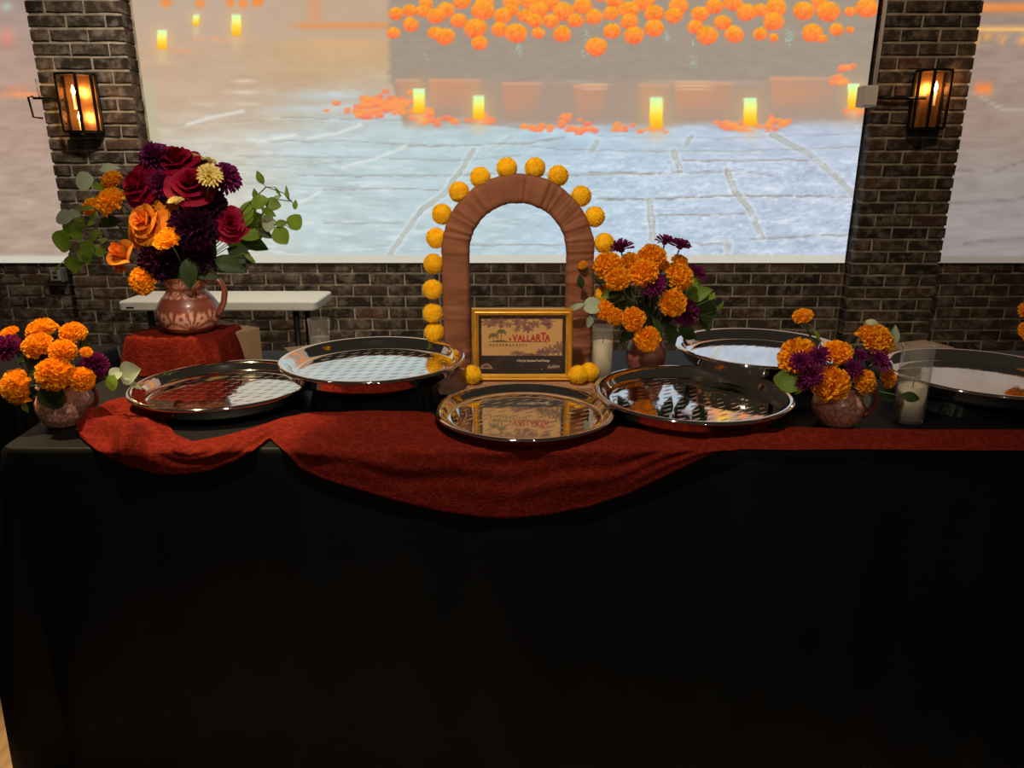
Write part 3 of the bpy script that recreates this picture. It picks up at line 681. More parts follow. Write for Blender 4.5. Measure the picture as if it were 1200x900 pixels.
def riser(x, y, w_, d_, h, label):
    n = 64; rows = [(h, .985), (h-.004, 1), (h*.6, 1.015), (h*.25, 1.04), (0.0, 1.07)]
    base = rounded(w_, d_, .05, 17); b = MB(); k = len(base)
    for z, s in rows:
        for i, (px_, py_) in enumerate(base):
            f = 1+math.sin(i*1.3)*.012*(h-z)/h; b.v.append((px_*s*f, py_*s*f, z))
    for q in range(len(rows)-1): b.f += [(q*k+(i+1) % k, q*k+i, (q+1)*k+i, (q+1)*k+(i+1) % k) for i in range(k)]
    b.f += [tuple(range(k)), tuple(range((len(rows)-1)*k, len(rows)*k))[::-1]]
    o = b.build('riser', M['black_cloth']); o.location = (x, y, ZT+.001); tag(o, label, 'riser', 'black cloth-covered stands under the trays')
riser(-.385, 2.03, .165, .15, .064, 'black cloth-covered stand under the raised tray left of the arch')
riser(.80, 2.25, .17, .16, .047, 'black cloth-covered stand under the raised back tray')
riser(1.345, 2.00, .19, .17, .033, 'black cloth-covered stand under the tray at the right edge')

# ------------------------------------------------------------------ arch with pompoms
YA = 2.25; ax = .018; RO, RI = .234, .148; zs_ = 1.3835-RO; zb = ZT+.026
arch = empty('arch', (ax, YA, ZT+.001)); tag(arch, 'brown fabric-wrapped arch trimmed with yellow pompoms on a wooden base', 'decoration')
path = []; rc = (RO+RI)/2; hw = (RO-RI)/2
nl = 90
for i in range(nl): path.append((-rc, zb+(zs_-zb)*i/nl, -1, 0))
na = 200
for i in range(na+1): t = PI-PI*i/na; path.append((rc*math.cos(t), zs_+rc*math.sin(t), math.cos(t), math.sin(t)))
for i in range(1, nl+1): path.append((rc, zs_+(zb-zs_)*i/nl, 1, 0))
prof = []
for i in range(28):
    t = 2*PI*i/28; cx, cy = math.cos(t), math.sin(t)
    prof.append((math.copysign(abs(cx)**.45, cx), math.copysign(abs(cy)**.45, cy), t))
rw = random.Random(5); comp = [(rw.uniform(.35, 1.9), rw.uniform(0, 6.28), rw.uniform(-1.6, 1.6), rw.uniform(.5, 1)) for _ in range(7)]
rn = np.random.default_rng(8); pn = rn.random(600)**2.2
for _ in range(1): pn[1:-1] = pn[1:-1]*.6+(pn[:-2]+pn[2:])*.2
def pleat(q): q = (q+20)/1.6; i = int(q); f = q-i; return (pn[i % 600]*(1-f)+pn[(i+1) % 600]*f)*2-.8
sl_ = rn.uniform(-1, 1, 60)
def slant(k): q = k/9.; i = int(q); f = q-i; return sl_[i]*(1-f)+sl_[i+1]*f
rows = []
for k, (x, z, nx, nz) in enumerate(path):
    row = []
    for (u, v_, t) in prof:
        kq = k*1.0+u*slant(k)*3.0+(t if abs(v_) > .9 else 0)*0
        d = (pleat(kq)*.0042+.0012*math.sin(kq*.21))*(1-.65*u**4)
        s_ = hw+d; dep = .030+d
        row.append((x+nx*u*s_, v_*dep, z+nz*u*s_-(ZT+.001)))
    row.append(row[0]); rows.append(row)
MB().grid(rows).build('wrapped_band', M['wrap'], arch, smooth=True)
MB().box((-.262, -.235, 0), (.225, .085, .024)).build('base_plank', M['plank'], arch, bevel=.003)
def fuzz_ball(R, seed, n=420, lum=.12):
    r = np.random.default_rng(seed); b = MB(); ns, nr = 22, 14
    pts = []
    for i in range(ns):
        row = []
        for j in range(nr+1):
            a_ = 2*PI*i/ns; p_ = PI*j/nr
            k = R*(.94+.03*math.sin(3*a_+seed)*math.sin(2*p_)+.03*math.cos(5*p_+a_))
            row.append((k*math.sin(p_)*math.cos(a_), k*math.sin(p_)*math.sin(a_), k*math.cos(p_)))
        pts.append(row)
    b.grid(pts, True)
    for q in range(n):
        z = 1-2*(q+.5)/n; a_ = q*2.39996; s_ = math.sqrt(1-z*z); d = Vector((s_*math.cos(a_), s_*math.sin(a_), z))
        t = d.orthogonal().normalized(); t = Quaternion(d, r.random()*6.28) @ t; u = d.cross(t)
        p0 = d*R*.88; L = R*(1.0+.10*r.random()); e = R*.10
        b.add([p0+t*e, p0-t*e*.5+u*e*.87, p0-t*e*.5-u*e*.87, d*L+t*e*.3], [(0,1,3), (1,2,3), (2,0,3)])
    return b.mesh('pompom', M['pompom'])
poms = [fuzz_ball(.031, i) for i in range(4)]
PM = [(594,197),(627,197),(654,206),(681,230),(697,254),(708,285),(563,208),(538,225),(518,251),(511,279),(508,309),(507,339),(507,367),(509,389),(709,316),(709,345)]
for i, (px, py) in enumerate(PM):
    q = P(px, py, YA); link('pompom', poms[i % 4], arch, Matrix.Translation(q-Vector((ax, YA, ZT+.001))) @ Matrix.Rotation(i*1.3, 4, 'Z'))
for px, py, y in ((553,451,2.045),(677,450,2.045),(690,446,2.075)):
    q = P(px, py, y); link('pompom', poms[1], arch, Matrix.Translation((q.x-ax, y-YA, .024+.028)) @ Matrix.Scale(.92, 4))

# ------------------------------------------------------------------ gold picture frame with printed card
YFm = 2.075; k = mpp(YFm, .88)
FW, FH = 119*k/2, .217
fr = empty('picture_frame', (P(612, 405, YFm).x, YFm, ZT+.0255)); fr.rotation_euler = (-.11, 0, 0); tag(fr, 'gold picture frame with a printed supermarket sponsor card before the arch', 'picture frame')
mw = .021
profl = [(0, .012), (.002, -.004), (.006, -.010), (.010, -.006), (.013, -.008), (.017, -.002), (.021, .002), (.021, .008)]
def moulding(x0, z0, x1, z1, dirx, dirz):
    # side from corner A to corner B, mitred; inward normal (dirx, dirz)
    b = MB(); A, B = [], []
    L = Vector((x1-x0, 0, z1-z0)); t = L.normalized()
    for d, y in profl:
        A.append((x0+dirx*d+t.x*d, y, z0+dirz*d+t.z*d)); B.append((x1+dirx*d-t.x*d, y, z1+dirz*d-t.z*d))
    return b.grid([A, B])
for a_ in ((-FW, 0, FW, 0, 0, 1), (FW, 0, FW, FH, -1, 0), (FW, FH, -FW, FH, 0, -1), (-FW, FH, -FW, 0, 1, 0)):
    moulding(*a_).build('moulding', M['gold'], fr)
MB().box((-FW+.003, .0105, .003), (FW-.003, .014, FH-.003)).build('backing', M['cardboard'], fr)
MB().add([(-.02, .014, FH*.75), (.02, .014, FH*.75), (.03, .075, .004), (-.03, .075, .004)], [(0,1,2,3)]).build('easel_leg', M['cardboard'], fr)
# printed card: dark sheet with a tan panel and plum leaf shadows; u,v measured in the photo's card (0..1)
cx0, cx1, cz0, cz1 = -FW+mw-.002, FW-mw+.002, mw-.002, FH-mw+.002
nu, nv = 240, 180
U, V = np.meshgrid(np.linspace(0, 1, nu), np.linspace(0, 1, nv), indexing='ij')   # v up
im = np.zeros((nu, nv, 3)); im[:] = (32, 18, 14)
na_ = vnoise(U*14, V*11, 31, 4); nb_ = vnoise(U*30, V*24, 32, 3)
im = lerp(im, (74, 40, 40), np.clip((na_-.5)*3, 0, 1)*.6); im = lerp(im, (90, 52, 56), sstep(.90, .96, V)*np.clip(nb_*1.6-.3, 0, 1))
pan = (U > .04)*(U < .955)*(V > .315)*(V < .925); im = lerp(im, (196, 150, 92), pan*1.0)
def leaf_blob(cx, cy, rx, ry):
    a_ = np.arctan2((V-cy)/ry, (U-cx)/rx); q = np.hypot((U-cx)/rx, (V-cy)/ry); return 1-sstep(.8, 1.0, q/(.82+.24*np.cos(7*a_+cx*40)+.12*(nb_-.5)*4))
for cx, cy, rx, ry in ((.12,.86,.10,.08),(.24,.88,.13,.10),(.34,.83,.06,.06),(.48,.86,.13,.10),(.44,.75,.05,.05),(.56,.77,.08,.08),(.64,.84,.09,.08),(.78,.88,.10,.08),(.80,.80,.05,.06),(.46,.35,.10,.05),(.58,.33,.10,.03),(.72,.37,.09,.08),(.82,.40,.09,.10),(.92,.44,.07,.14)):
    im = lerp(im, (128, 88, 76), leaf_blob(cx, cy, rx, ry)*.85*((V < .96)*(V > .315)*(U > .04)*(U < .955)))
    im = lerp(im, (96, 60, 58), leaf_blob(cx, cy, rx, ry)*np.clip((nb_-.5)*6, 0, 1)*.7*((V > .315)*(U > .04)*(U < .955)))
# small emblem, lower left: pale arched mark
em = np.hypot((U-.09)/.065, (V-.10)/.08); im = lerp(im, (150, 130, 112), ((em < 1)*(em > .62)*(V > .11)).astype(float)*.9); im = lerp(im, (140, 120, 104), ((np.abs(V-.105) < .012)*(np.abs(U-.09) < .075)).astype(float)); im = lerp(im, (120, 40, 34), ((np.hypot((U-.09)/.02, (V-.135)/.02)) < 1).astype(float))
# palm islet of the logo
im = lerp(im, (110, 80, 40), ((np.abs(V-.543) < .005)*(U > .12)*(U < .80)).astype(float)); im = lerp(im, (96, 70, 34), ((((U-.25)/.085)**2+((V-.545)/.028)**2 < 1)*(V > .545)).astype(float))
def palm(cx, cy, zb_, s):
    global im
    im = lerp(im, (120, 84, 44), np.exp(-(seg_dist(U, V, [(cx-.006, zb_), (cx, cy)])/.006)**4))
    for a_ in (15, 50, 95, 135, 170, 205, -25):
        ca, sa = math.cos(math.radians(a_)), math.sin(math.radians(a_))
        im = lerp(im, (92, 82, 34), np.exp(-(seg_dist(U, V, [(cx, cy), (cx+.028*s*ca, cy+.036*s*sa+.012*s), (cx+.05*s*ca, cy+.05*s*sa-.012*s)])/.009)**4))
palm(.175, .635, .548, 1.1); palm(.265, .70, .55, 1.1)
im = np.clip(im, 0, 255)/255; im = np.where(im <= .04045, im/12.92, ((im+.055)/1.055)**2.4)
b = MB(); b.grid([[(cx0+(cx1-cx0)*i/(nu-1), .0095, cz0+(cz1-cz0)*j/(nv-1)) for j in range(nv)] for i in range(nu)])
ca = np.ones((nu*nv, 4)); ca[:, :3] = im.reshape(-1, 3); b.c = ca
card = b.build('printed_card', M['print'], fr); card['label'] = 'tan and dark brown printed card with red lettering'
def text(name, s, u, v, size, m, parent, sx=1, shear=0, spacing=1, bold=0, rot=0):
    cu = bpy.data.curves.new(name, 'FONT'); cu.body = s; cu.size = size; cu.align_x = 'LEFT'; cu.space_character = spacing; cu.shear = shear; cu.offset = bold; cu.resolution_u = 3
    t = bpy.data.objects.new('tmp', cu); C.objects.link(t); dg = bpy.context.evaluated_depsgraph_get()
    me = bpy.data.meshes.new_from_object(t.evaluated_get(dg)); bpy.data.objects.remove(t); me.materials.clear(); me.materials.append(m)
    x = cx0+(cx1-cx0)*u; z = cz0+(cz1-cz0)*v
    return link(name, me, parent, Matrix.Translation((x, .0088, z)) @ Matrix.Rotation(PI/2, 4, 'X') @ Matrix.Rotation(rot, 4, 'Z') @ Matrix.Diagonal((sx, 1, 1, 1)))
wu = cx1-cx0
xx = .35
for ch, s_, dv in (('o', .0125, .012), ('V', .0225, 0), ('A', .0215, 0), ('L', .0205, 0), ('L', .0200, 0), ('A', .0205, .002), ('R', .0245, 0), ('T', .026, .018), ('A', .0225, 0)):
    text('letter', ch, xx, .556+dv, s_*1.22, M['ink_red'], card, .82, bold=.0011); xx += {'o': .042, 'V': .058, 'A': .056, 'L': .046, 'R': .055, 'T': .050}[ch]
text('lettering', 'SUPERMARKETS', .135, .475, .0082, M['ink_brown'], card, .95, spacing=2.25, bold=.0004)
text('lettering', 'A Day By Quantum Food Prestige', .44, .215, .0088, M['ink_white'], card, .80, bold=.0003)
text('lettering', 'Goldline', .79, .10, .0145, M['ink_white'], card, .72, shear=.35, rot=.06)
MB().add([(cx0, .0045, cz0), (cx1, .0045, cz0), (cx1, .0045, cz1), (cx0, .0045, cz1)], [(0,1,2,3)]).build('glass_pane', M['pane'], fr)

# ------------------------------------------------------------------ vase stand: cardboard box under red lace
bx = P(228, 400, 2.33); ang = -.42
box = MB().box((-.12, -.09, 0), (.12, .09, .112)).build('cardboard_box', M['cardboard'], bevel=.002)
box.location = (-1.01, 2.42, ZT+.001); box.rotation_euler.z = -.62; tag(box, 'cardboard box half covered by red lace under the tall pitcher', 'box')
MB().box((-.119, -.02, .1121), (.119, .02, .1125)).build('tape', mat('tape', (.36, .25, .14, 1), .3, noise=.1, scale=30), box)
# lace cover: top sheet over the box with hanging sides and hem folds
cw, cd, ch_ = .150, .105, .122
base = [];
for (xa, ya), (xb, yb) in zip(rounded(cw, cd, .02, 7), rounded(cw, cd, .02, 7)[1:]+rounded(cw, cd, .02, 7)[:1]):
    nn_ = max(1, int(math.hypot(xb-xa, yb-ya)/.016)); base += [(xa+(xb-xa)*t/nn_, ya+(yb-ya)*t/nn_) for t in range(nn_)]
kk = len(base); b = MB()
rows = [(ch_, .25), (ch_+.002, .6), (ch_+.001, .97), (ch_-.005, 1.0), (ch_-.03, 1.03), (ch_-.07, 1.07), (.004, 1.12)]
per = 0
for q, (z, s) in enumerate(rows):
    for i, (x, y) in enumerate(base):
        hz_ = max(0, (ch_-z)/ch_); f = 1+math.sin(i*1.9)*.035*hz_+math.sin(i*.8+1)*.045*hz_+math.sin(i*3.1)*.015*hz_
        b.v.append((x*s*f, y*s*f, z+(.003*math.sin(i*2.1+q) if q < 3 else 0)))
for q in range(len(rows)-1): b.f += [(q*kk+(i+1) % kk, q*kk+i, (q+1)*kk+i, (q+1)*kk+(i+1) % kk) for i in range(kk)]
b.f.append(tuple(range(kk)))
cov = b.build('lace_cover', M['lace'], smooth=True); cov.location = (-1.068, 2.318, ZT+.001); cov.rotation_euler.z = -.06
tag(cov, 'red lace cloth over the box under the tall pitcher', 'cloth')
r = MB().box((-.07, -.06, 0), (.07, .06, .036)).build('cardboard_box', M['cardboard'], bevel=.002); r.location = (-.70, 2.43, ZT+.001); r.rotation_euler.z = .5; tag(r, 'small tan box mostly hidden behind the two left trays', 'box')
r = MB().box((-.09, -.06, 0), (.09, .06, .055)).build('cardboard_box', M['cardboard'], bevel=.002); r.location = (1.385, 2.40, ZT+.001); r.rotation_euler.z = .35; tag(r, 'tan box edge showing behind the tray at the right edge', 'box')

# ------------------------------------------------------------------ clay jugs
TERRA, PINK, LINE = np.array(lin(124, 64, 48)[:3]), np.array(lin(204, 150, 130)[:3]), np.array(lin(112, 52, 40)[:3])
def jug(prof, style, seg=160, nr=110):
    pr = np.array(prof); t = np.concatenate([[0], np.cumsum(np.hypot(*np.diff(pr, axis=0).T))]); tt_ = np.linspace(0, t[-1], nr)
    # smooth resample
    R = np.interp(tt_, t, pr[:, 0]); Z = np.interp(tt_, t, pr[:, 1])
    for _ in range(4): R[1:-1] = R[1:-1]*.5+(R[:-2]+R[2:])*.25; Z[1:-1] = Z[1:-1]*.5+(Z[:-2]+Z[2:])*.25
    b = MB(); b.grid([[(R[j]*math.cos(2*PI*i/seg), R[j]*math.sin(2*PI*i/seg), Z[j]) for j in range(nr)] for i in range(seg)], True)
    A = np.repeat((np.arange(seg)/seg*2*PI)[:, None], nr, 1); ZZ = np.repeat(Z[None], seg, 0); RR = np.repeat(R[None], seg, 0); H = Z.max()
    rm = R.max()
    def fan(n, z0, rho0, rho1, npet, ph, spread):
        aa = ((A+ph) % (2*PI/n))-PI/n; x = aa*rm; y = ZZ-z0; rho = np.hypot(x, y); phi = np.arctan2(x, y)
        pet = np.cos(phi/spread*npet*PI)*.5+.5; sh = sstep(rho0, rho0+.01, rho)*(1-sstep(rho1*.86, rho1, rho))
        wd = .45+.30*np.clip((rho-rho0)/(rho1-rho0), 0, 1)
        return sh*sstep(1-wd, 1-wd+.25, pet)*(np.abs(phi) < spread*.5*1.08)
    if style == 'pitcher':
        mask = fan(5, .016, .010, .066, 13, .35, 2.9)*(ZZ < H*.60)
        mask = np.maximum(mask, fan(5, .030, .012, .050, 9, .35+PI/5, 2.6)*(ZZ < H*.6)*.9)
        mask = np.maximum(mask, fan(10, H*.62, .003, .030, 9, 0, 2.6)*(ZZ > H*.62)*(ZZ < H*.76)); mask = np.maximum(mask, fan(8, H*.80, .003, .032, 9, .2, 2.6)*(ZZ > H*.8))
        col = TERRA*(1-mask[..., None])+PINK*mask[..., None]
        ln = np.maximum(np.exp(-((ZZ-H*.61)/.0016)**2), np.exp(-((ZZ-H*.78)/.0016)**2)); col = col*(1-ln[..., None])+LINE*ln[..., None]
    elif style == 'plain':
        n_ = vnoise(A*3, ZZ*60, 77); col = (TERRA*1.15)[None, None]*(1-n_[..., None]*.3)+PINK*.3*n_[..., None]
    else:
        n = 4 if style == 'bloom' else 6
        aa = ((A+.35) % (2*PI/n))-PI/n; x = aa*rm; z0 = H*.30 if style == 'bloom' else H*.10; y = ZZ-z0; rho = np.hypot(x, y*1.0); phi = np.arctan2(y, x)
        # petal outlines as scalloped rings
        mask = np.ones_like(A)
        for k_, (r0, npt) in enumerate(((.016, 5), (.030, 8), (.045, 11), (.060, 13))):
            sc_ = np.abs(np.sin(phi*npt/2+k_)); ring = r0*(.78+.30*sc_)
            mask = np.minimum(mask, 1-np.exp(-((rho-ring)/.0018)**2)*.95)
            rad = (rho > (r0*.55))*(rho < ring)*np.exp(-(sc_/.16)**2); mask = np.minimum(mask, 1-rad*.9)
        col = LINE*(1-mask[..., None])+PINK*mask[..., None]
    col = np.concatenate([col, np.ones(col.shape[:2]+(1,))], -1).reshape(-1, 4); b.c = col
    return b
def vase(name, loc, prof, style, handle, label, rot, cat='vase'):
    r = empty(name, loc); r.rotation_euler.z = rot; tag(r, label, cat)
    jug(prof, style).build('body', M['clay'], r, smooth=True)
    if handle:
        b = MB().tube(handle[0], handle[1], 10); cc = np.ones((len(b.v), 4)); cc[:, :3] = TERRA*.9; b.c = cc; b.build('handle', M['clay'], r, smooth=True)
    return r
PZ = ZT+.126
pitcher_c = Vector((P(224, 385, 2.315).x, 2.315, PZ))
PROF_P = [(.0, 0), (.062, 0), (.068, .003), (.083, .022), (.095, .048), (.097, .066), (.090, .092), (.074, .115), (.061, .128), (.058, .138), (.060, .150), (.068, .168), (.078, .182), (.074, .182), (.064, .166), (.055, .145), (.055, .13), (.080, .09), (.085, .05), (.0, .02)]
hp = [(.066, 0, .163), (.086, 0, .176), (.108, 0, .172), (.124, 0, .155), (.130, 0, .130), (.124, 0, .100), (.108, 0, .070), (.092, 0, .052)]
vase('pitcher', pitcher_c, PROF_P, 'pitcher', (hp, [.012, .0115, .010, .0095, .0095, .0095, .010, .012]), 'tall terracotta pitcher with pink leaf fans holding the big rose bouquet', -.12, 'pitcher')
PROF_J = [(.0, 0), (.040, 0), (.045, .003), (.057, .022), (.064, .045), (.062, .064), (.054, .080), (.048, .088), (.050, .098), (.055, .106), (.051, .106), (.044, .09), (.054, .066), (.055, .04), (.0, .012)]
hj = [(.050, 0, .096), (.066, 0, .102), (.080, 0, .096), (.087, 0, .08), (.083, 0, .058), (.070, 0, .040), (.058, 0, .032)]
jl = Pz(78, 496, ZT+.001)
vase('jug', jl, PROF_J, 'ribs', (hj, [.009, .008, .007, .007, .007, .008, .009]), 'small pink clay jug with brown rib pattern at the left table corner', .1, 'jug')
jr = Pz(979, 496, ZT+.001)
vase('jug', jr, PROF_J, 'bloom', (hj, [.009, .008, .007, .007, .007, .008, .009]), 'small pink clay jug with outlined flower near the glass candle on the right', -.5, 'jug')
jm = Vector((P(757, 410, 2.25).x, 2.25, ZT+.001))
vase('jug', jm, [(r_*1.0, z_*1.25) for r_, z_ in PROF_J], 'plain', None, 'plain rosy clay vase behind the tray holding the middle bouquet', 0)
je = Vector((1.74, 2.20, ZT+.001))
vase('jug', je, PROF_J, 'bloom', None, 'pink clay jug just past the right edge of the table display', 0, 'jug')

# ------------------------------------------------------------------ flowers
def petal(b, base, d, t, L, W, cup, ruf, r, nw=3, nl=3):
    u = d.cross(t)   # widthwise t, thickness u
    pts = []
    for i in range(nl):
        v = i/(nl-1); row = []
        for j in range(nw):
            s = (j/(nw-1)-.5)*2; wdt = W*(.45+.75*v if v < .8 else .95)
            off = u*(cup*(s*s)*W*v+ruf*W*(r.random()-.5)*v)
            row.append(base+d*L*v*(1-.12*s*s*v+ruf*.25*(r.random()-.5)*v)+t*wdt*s*.5+off)
        pts.append(row)
    b.grid(pts)
def marigold_mesh(seed, flat=.8, m='marigold'):
    r = random.Random(seed); b = MB(); n = 150
    b.lathe([(0, -.42*flat), (.45, -.36*flat), (.70, -.1), (.74, .15*flat), (.60, .5*flat), (.3, .66*flat), (0, .70*flat)], 14)
    for k in range(n):
        z = 1-1.42*(k+.5)/n; a_ = k*2.39996+r.random()*.3; s_ = math.sqrt(max(0, 1-z*z)); d = Vector((s_*math.cos(a_), s_*math.sin(a_), z*flat+.06)).normalized()
        t = Quaternion(d, r.uniform(-.9, .9)) @ Vector((-math.sin(a_), math.cos(a_), 0)); t = (t-d*t.dot(d)).normalized()
        R = (1/math.sqrt((d.x**2+d.y**2)+(d.z/flat)**2))*r.uniform(.90, 1.04)
        petal(b, d*R*.55, (d+Vector((0, 0, .12))).normalized(), t, R*.47, .34, .5, .75, r)
    return b.mesh('bloom', M[m], False)
def mum_mesh(seed, m, layers=((.15, 20, 1.0), (.45, 18, .95), (.8, 14, .8), (1.15, 10, .55)), wd=.17, nm='bloom'):
    r = random.Random(seed); b = MB(); b.lathe([(0, -.25), (.2, -.2), (.28, 0), (.18, .14), (0, .18)], 10)
    for el, n, L in layers:
        for k in range(n):
            a_ = 2*PI*(k+r.random()*.4)/n+el; e_ = el+r.uniform(-.12, .12); d = Vector((math.cos(a_)*math.cos(e_), math.sin(a_)*math.cos(e_), math.sin(e_)))
            t = Vector((-math.sin(a_), math.cos(a_), 0)); petal(b, d*.12, d, t, L*r.uniform(.82, .95), wd, .7, .25, r)
    return b.mesh(nm, M[m], False)
def rose_petals(kind, seed):
    r = random.Random(seed); out = []
    # (n petals, radius at rim, base radius, height, curl, angular half width)
    if kind == 'red': rings = [(2, .09, .04, .92, .0, 1.9), (3, .18, .08, .96, .03, 1.4), (4, .29, .13, .97, .06, 1.15), (4, .42, .19, .93, .11, 1.1), (5, .58, .26, .84, .17, .95), (5, .80, .34, .66, .26, .85)]
    elif kind == 'open': rings = [(2, .10, .05, .66, .0, 1.9), (3, .20, .09, .70, .04, 1.4), (4, .34, .14, .70, .09, 1.1), (4, .52, .2, .62, .15, 1.05), (5, .76, .28, .46, .22, .9), (5, 1.0, .34, .26, .28, .84)]
    else: rings = [(2, .12, .05, 1.25, .0, 1.9), (3, .26, .14, 1.22, .03, 1.3), (3, .40, .24, 1.12, .06, 1.25), (4, .62, .34, .95, .26, .95)]
    for q, (n, R1, R0, Hh, curl, hw_) in enumerate(rings):
        for k in range(n):
            a0 = 2*PI*k/n+q*1.05+r.uniform(-.2, .2); b = MB(); nu_, nv_ = 9, 8; pts = []; ht = Hh*r.uniform(.94, 1.05); w1 = r.uniform(-.04, .04)
            for i in range(nu_):
                s = 2*i/(nu_-1)-1; row = []
                for j in range(nv_):
                    v = j/(nv_-1)
                    edge = 1-.30*abs(s)**3
                    rad = R0*math.sin(min(1, v*1.5)*PI/2)+(R1-R0)*v**1.6+.035*s*(q > 0)
                    hgt = ht*edge*(v**.8)-.30*q/4
                    if v > .72: rad += curl*((v-.72)/.28)**2; hgt -= curl*.55*((v-.72)/.28)**2
                    rad *= 1+w1*math.sin(s*4+v*3); aa = a0+s*hw_*(.45+.55*math.sin(min(1, v*1.3)*PI/2))
                    row.append((rad*math.cos(aa), rad*math.sin(aa), hgt-.45))
                pts.append(row)
            b.grid(pts); out.append(b.mesh('petal', None, True))
    return out
def leaf_mesh(kind, seed):
    r = random.Random(seed); b = MB(); n = 7; pts = []
    asp = {'round': .95, 'oval': .55, 'narrow': .30}[kind]
    for i in range(n):
        v = i/(n-1); wv = math.sin(PI*min(.985, max(.012, v))**(.85))**(.62 if kind == 'round' else .9)*asp/2; row = []
        for j in range(5):
            s = j/2-1; row.append((s*wv, v-.5, .10*s*s*wv*2+.10*math.sin(v*3+seed)+.03*math.sin(5*v+3*s+seed)))
        pts.append(row)
    b.grid(pts); return b.mesh('leaf', None, True)
MG = [marigold_mesh(i, .78+.05*(i % 3)) for i in range(5)]; MGF = [marigold_mesh(20+i, .5) for i in range(2)]; MGY = [marigold_mesh(30, .55, 'marigold_y')]
MUMP = [mum_mesh(i, 'purple') for i in range(3)]; MUMY = [mum_mesh(9, 'yellow', wd=.2)]
PLUM = [mum_mesh(40+i, 'plum', ((-.6, 16, .9), (-.2, 22, 1), (.2, 24, 1), (.55, 20, 1), (.9, 14, 1), (1.3, 8, 1)), .24) for i in range(2)]
MAGENTA = [mum_mesh(50+i, 'purple', ((-.6, 16, .9), (-.2, 22, 1), (.2, 24, 1), (.55, 20, 1), (.9, 14, 1), (1.3, 8, 1)), .22) for i in range(2)]
ROSE = {k: rose_petals(k, i) for i, k in enumerate(('red', 'open', 'bud'))}
RRED = [m_.copy() for m_ in ROSE['red']]
for m_ in RRED: m_.materials.append(M['rose_red'])
for k in ('open', 'bud'):
    for m_ in ROSE[k]: m_.materials.append(M['rose_orange'])
def with_mat(ms, m):
    o = []
    for q in ms: c_ = q.copy(); c_.materials.clear(); c_.materials.append(m); o.append(c_)
    return o
LEAF = {}
for kd in ('round', 'oval', 'narrow'):
    base_ = [leaf_mesh(kd, i) for i in range(3)]
    for mn in ('green', 'pale', 'dark'): LEAF[kd, mn] = with_mat(base_, M[mn])
def stem_mesh(a_, b_, r_, m, sag=.15, bend=None):
    a_ = Vector(a_); b_ = Vector(b_); mid = (a_+b_)/2+Vector((0, 0, (a_-b_).length*sag)); pts = []
    if bend is not None: mid = Vector(bend)
    for i in range(9): t = i/8; pts.append(a_*(1-t)**2+mid*2*t*(1-t)+b_*t*t)
    return MB().tube(pts, r_, 6).mesh('stem', m, True)
def orient(axis, roll): return axis.to_track_quat('Z', 'Y').to_matrix().to_4x4() @ Matrix.Rotation(roll, 4, 'Z')
cnt = [0]
KIND = {'mg': ('marigold', MG, 'marigold', 1.0), 'mf': ('marigold', MGF, 'marigold', 1.0), 'my': ('marigold', MGY, 'marigold', 1.0), 'mum': ('chrysanthemum', MUMP, 'chrysanthemum', 1.05),
        'yel': ('chrysanthemum', MUMY, 'chrysanthemum', 1.05), 'plum': ('pompon_chrysanthemum', PLUM, 'chrysanthemum', 1.0), 'mag': ('pompon_chrysanthemum', MAGENTA, 'chrysanthemum', 1.0)}
def flower(kind, px, py, rpx, Y, mouth, core, label, group, axis=None):
    cnt[0] += 1; c_ = P(px, py, Y); R = rpx*mpp(Y, c_.z)
    ax_ = Vector(axis).normalized() if axis else ((c_-core).normalized()*1.0+Vector((0, -.75, .45))).normalized()
    rs = {'red': ('rose', RRED, 1.12), 'open': ('rose', ROSE['open'], 1.0), 'bud': ('rose', ROSE['bud'], 1.15)}
    if kind in rs:
        nm, ms, k_ = rs[kind]; root = empty(nm, c_); tag(root, label, 'rose', group)
        mt = orient(ax_, cnt[0]*.7) @ Matrix.Scale(R*k_, 4)
        for q in ms: link('petal', q, root, mt)
        back = -ax_*R*.5
    else:
        nm, ms, cat, k_ = KIND[kind]; root = empty(nm, c_); tag(root, label, cat, group)
        link('bloom', ms[cnt[0] % len(ms)], root, orient(ax_, cnt[0]*1.1) @ Matrix.Scale(R*k_, 4)); back = -ax_*R*.3
    link('stem', stem_mesh(back, Vector(mouth)-c_, .0026, M['stem'], 0, bend=back-ax_*.05+(Vector(mouth)-c_)*.35), root)
    return root
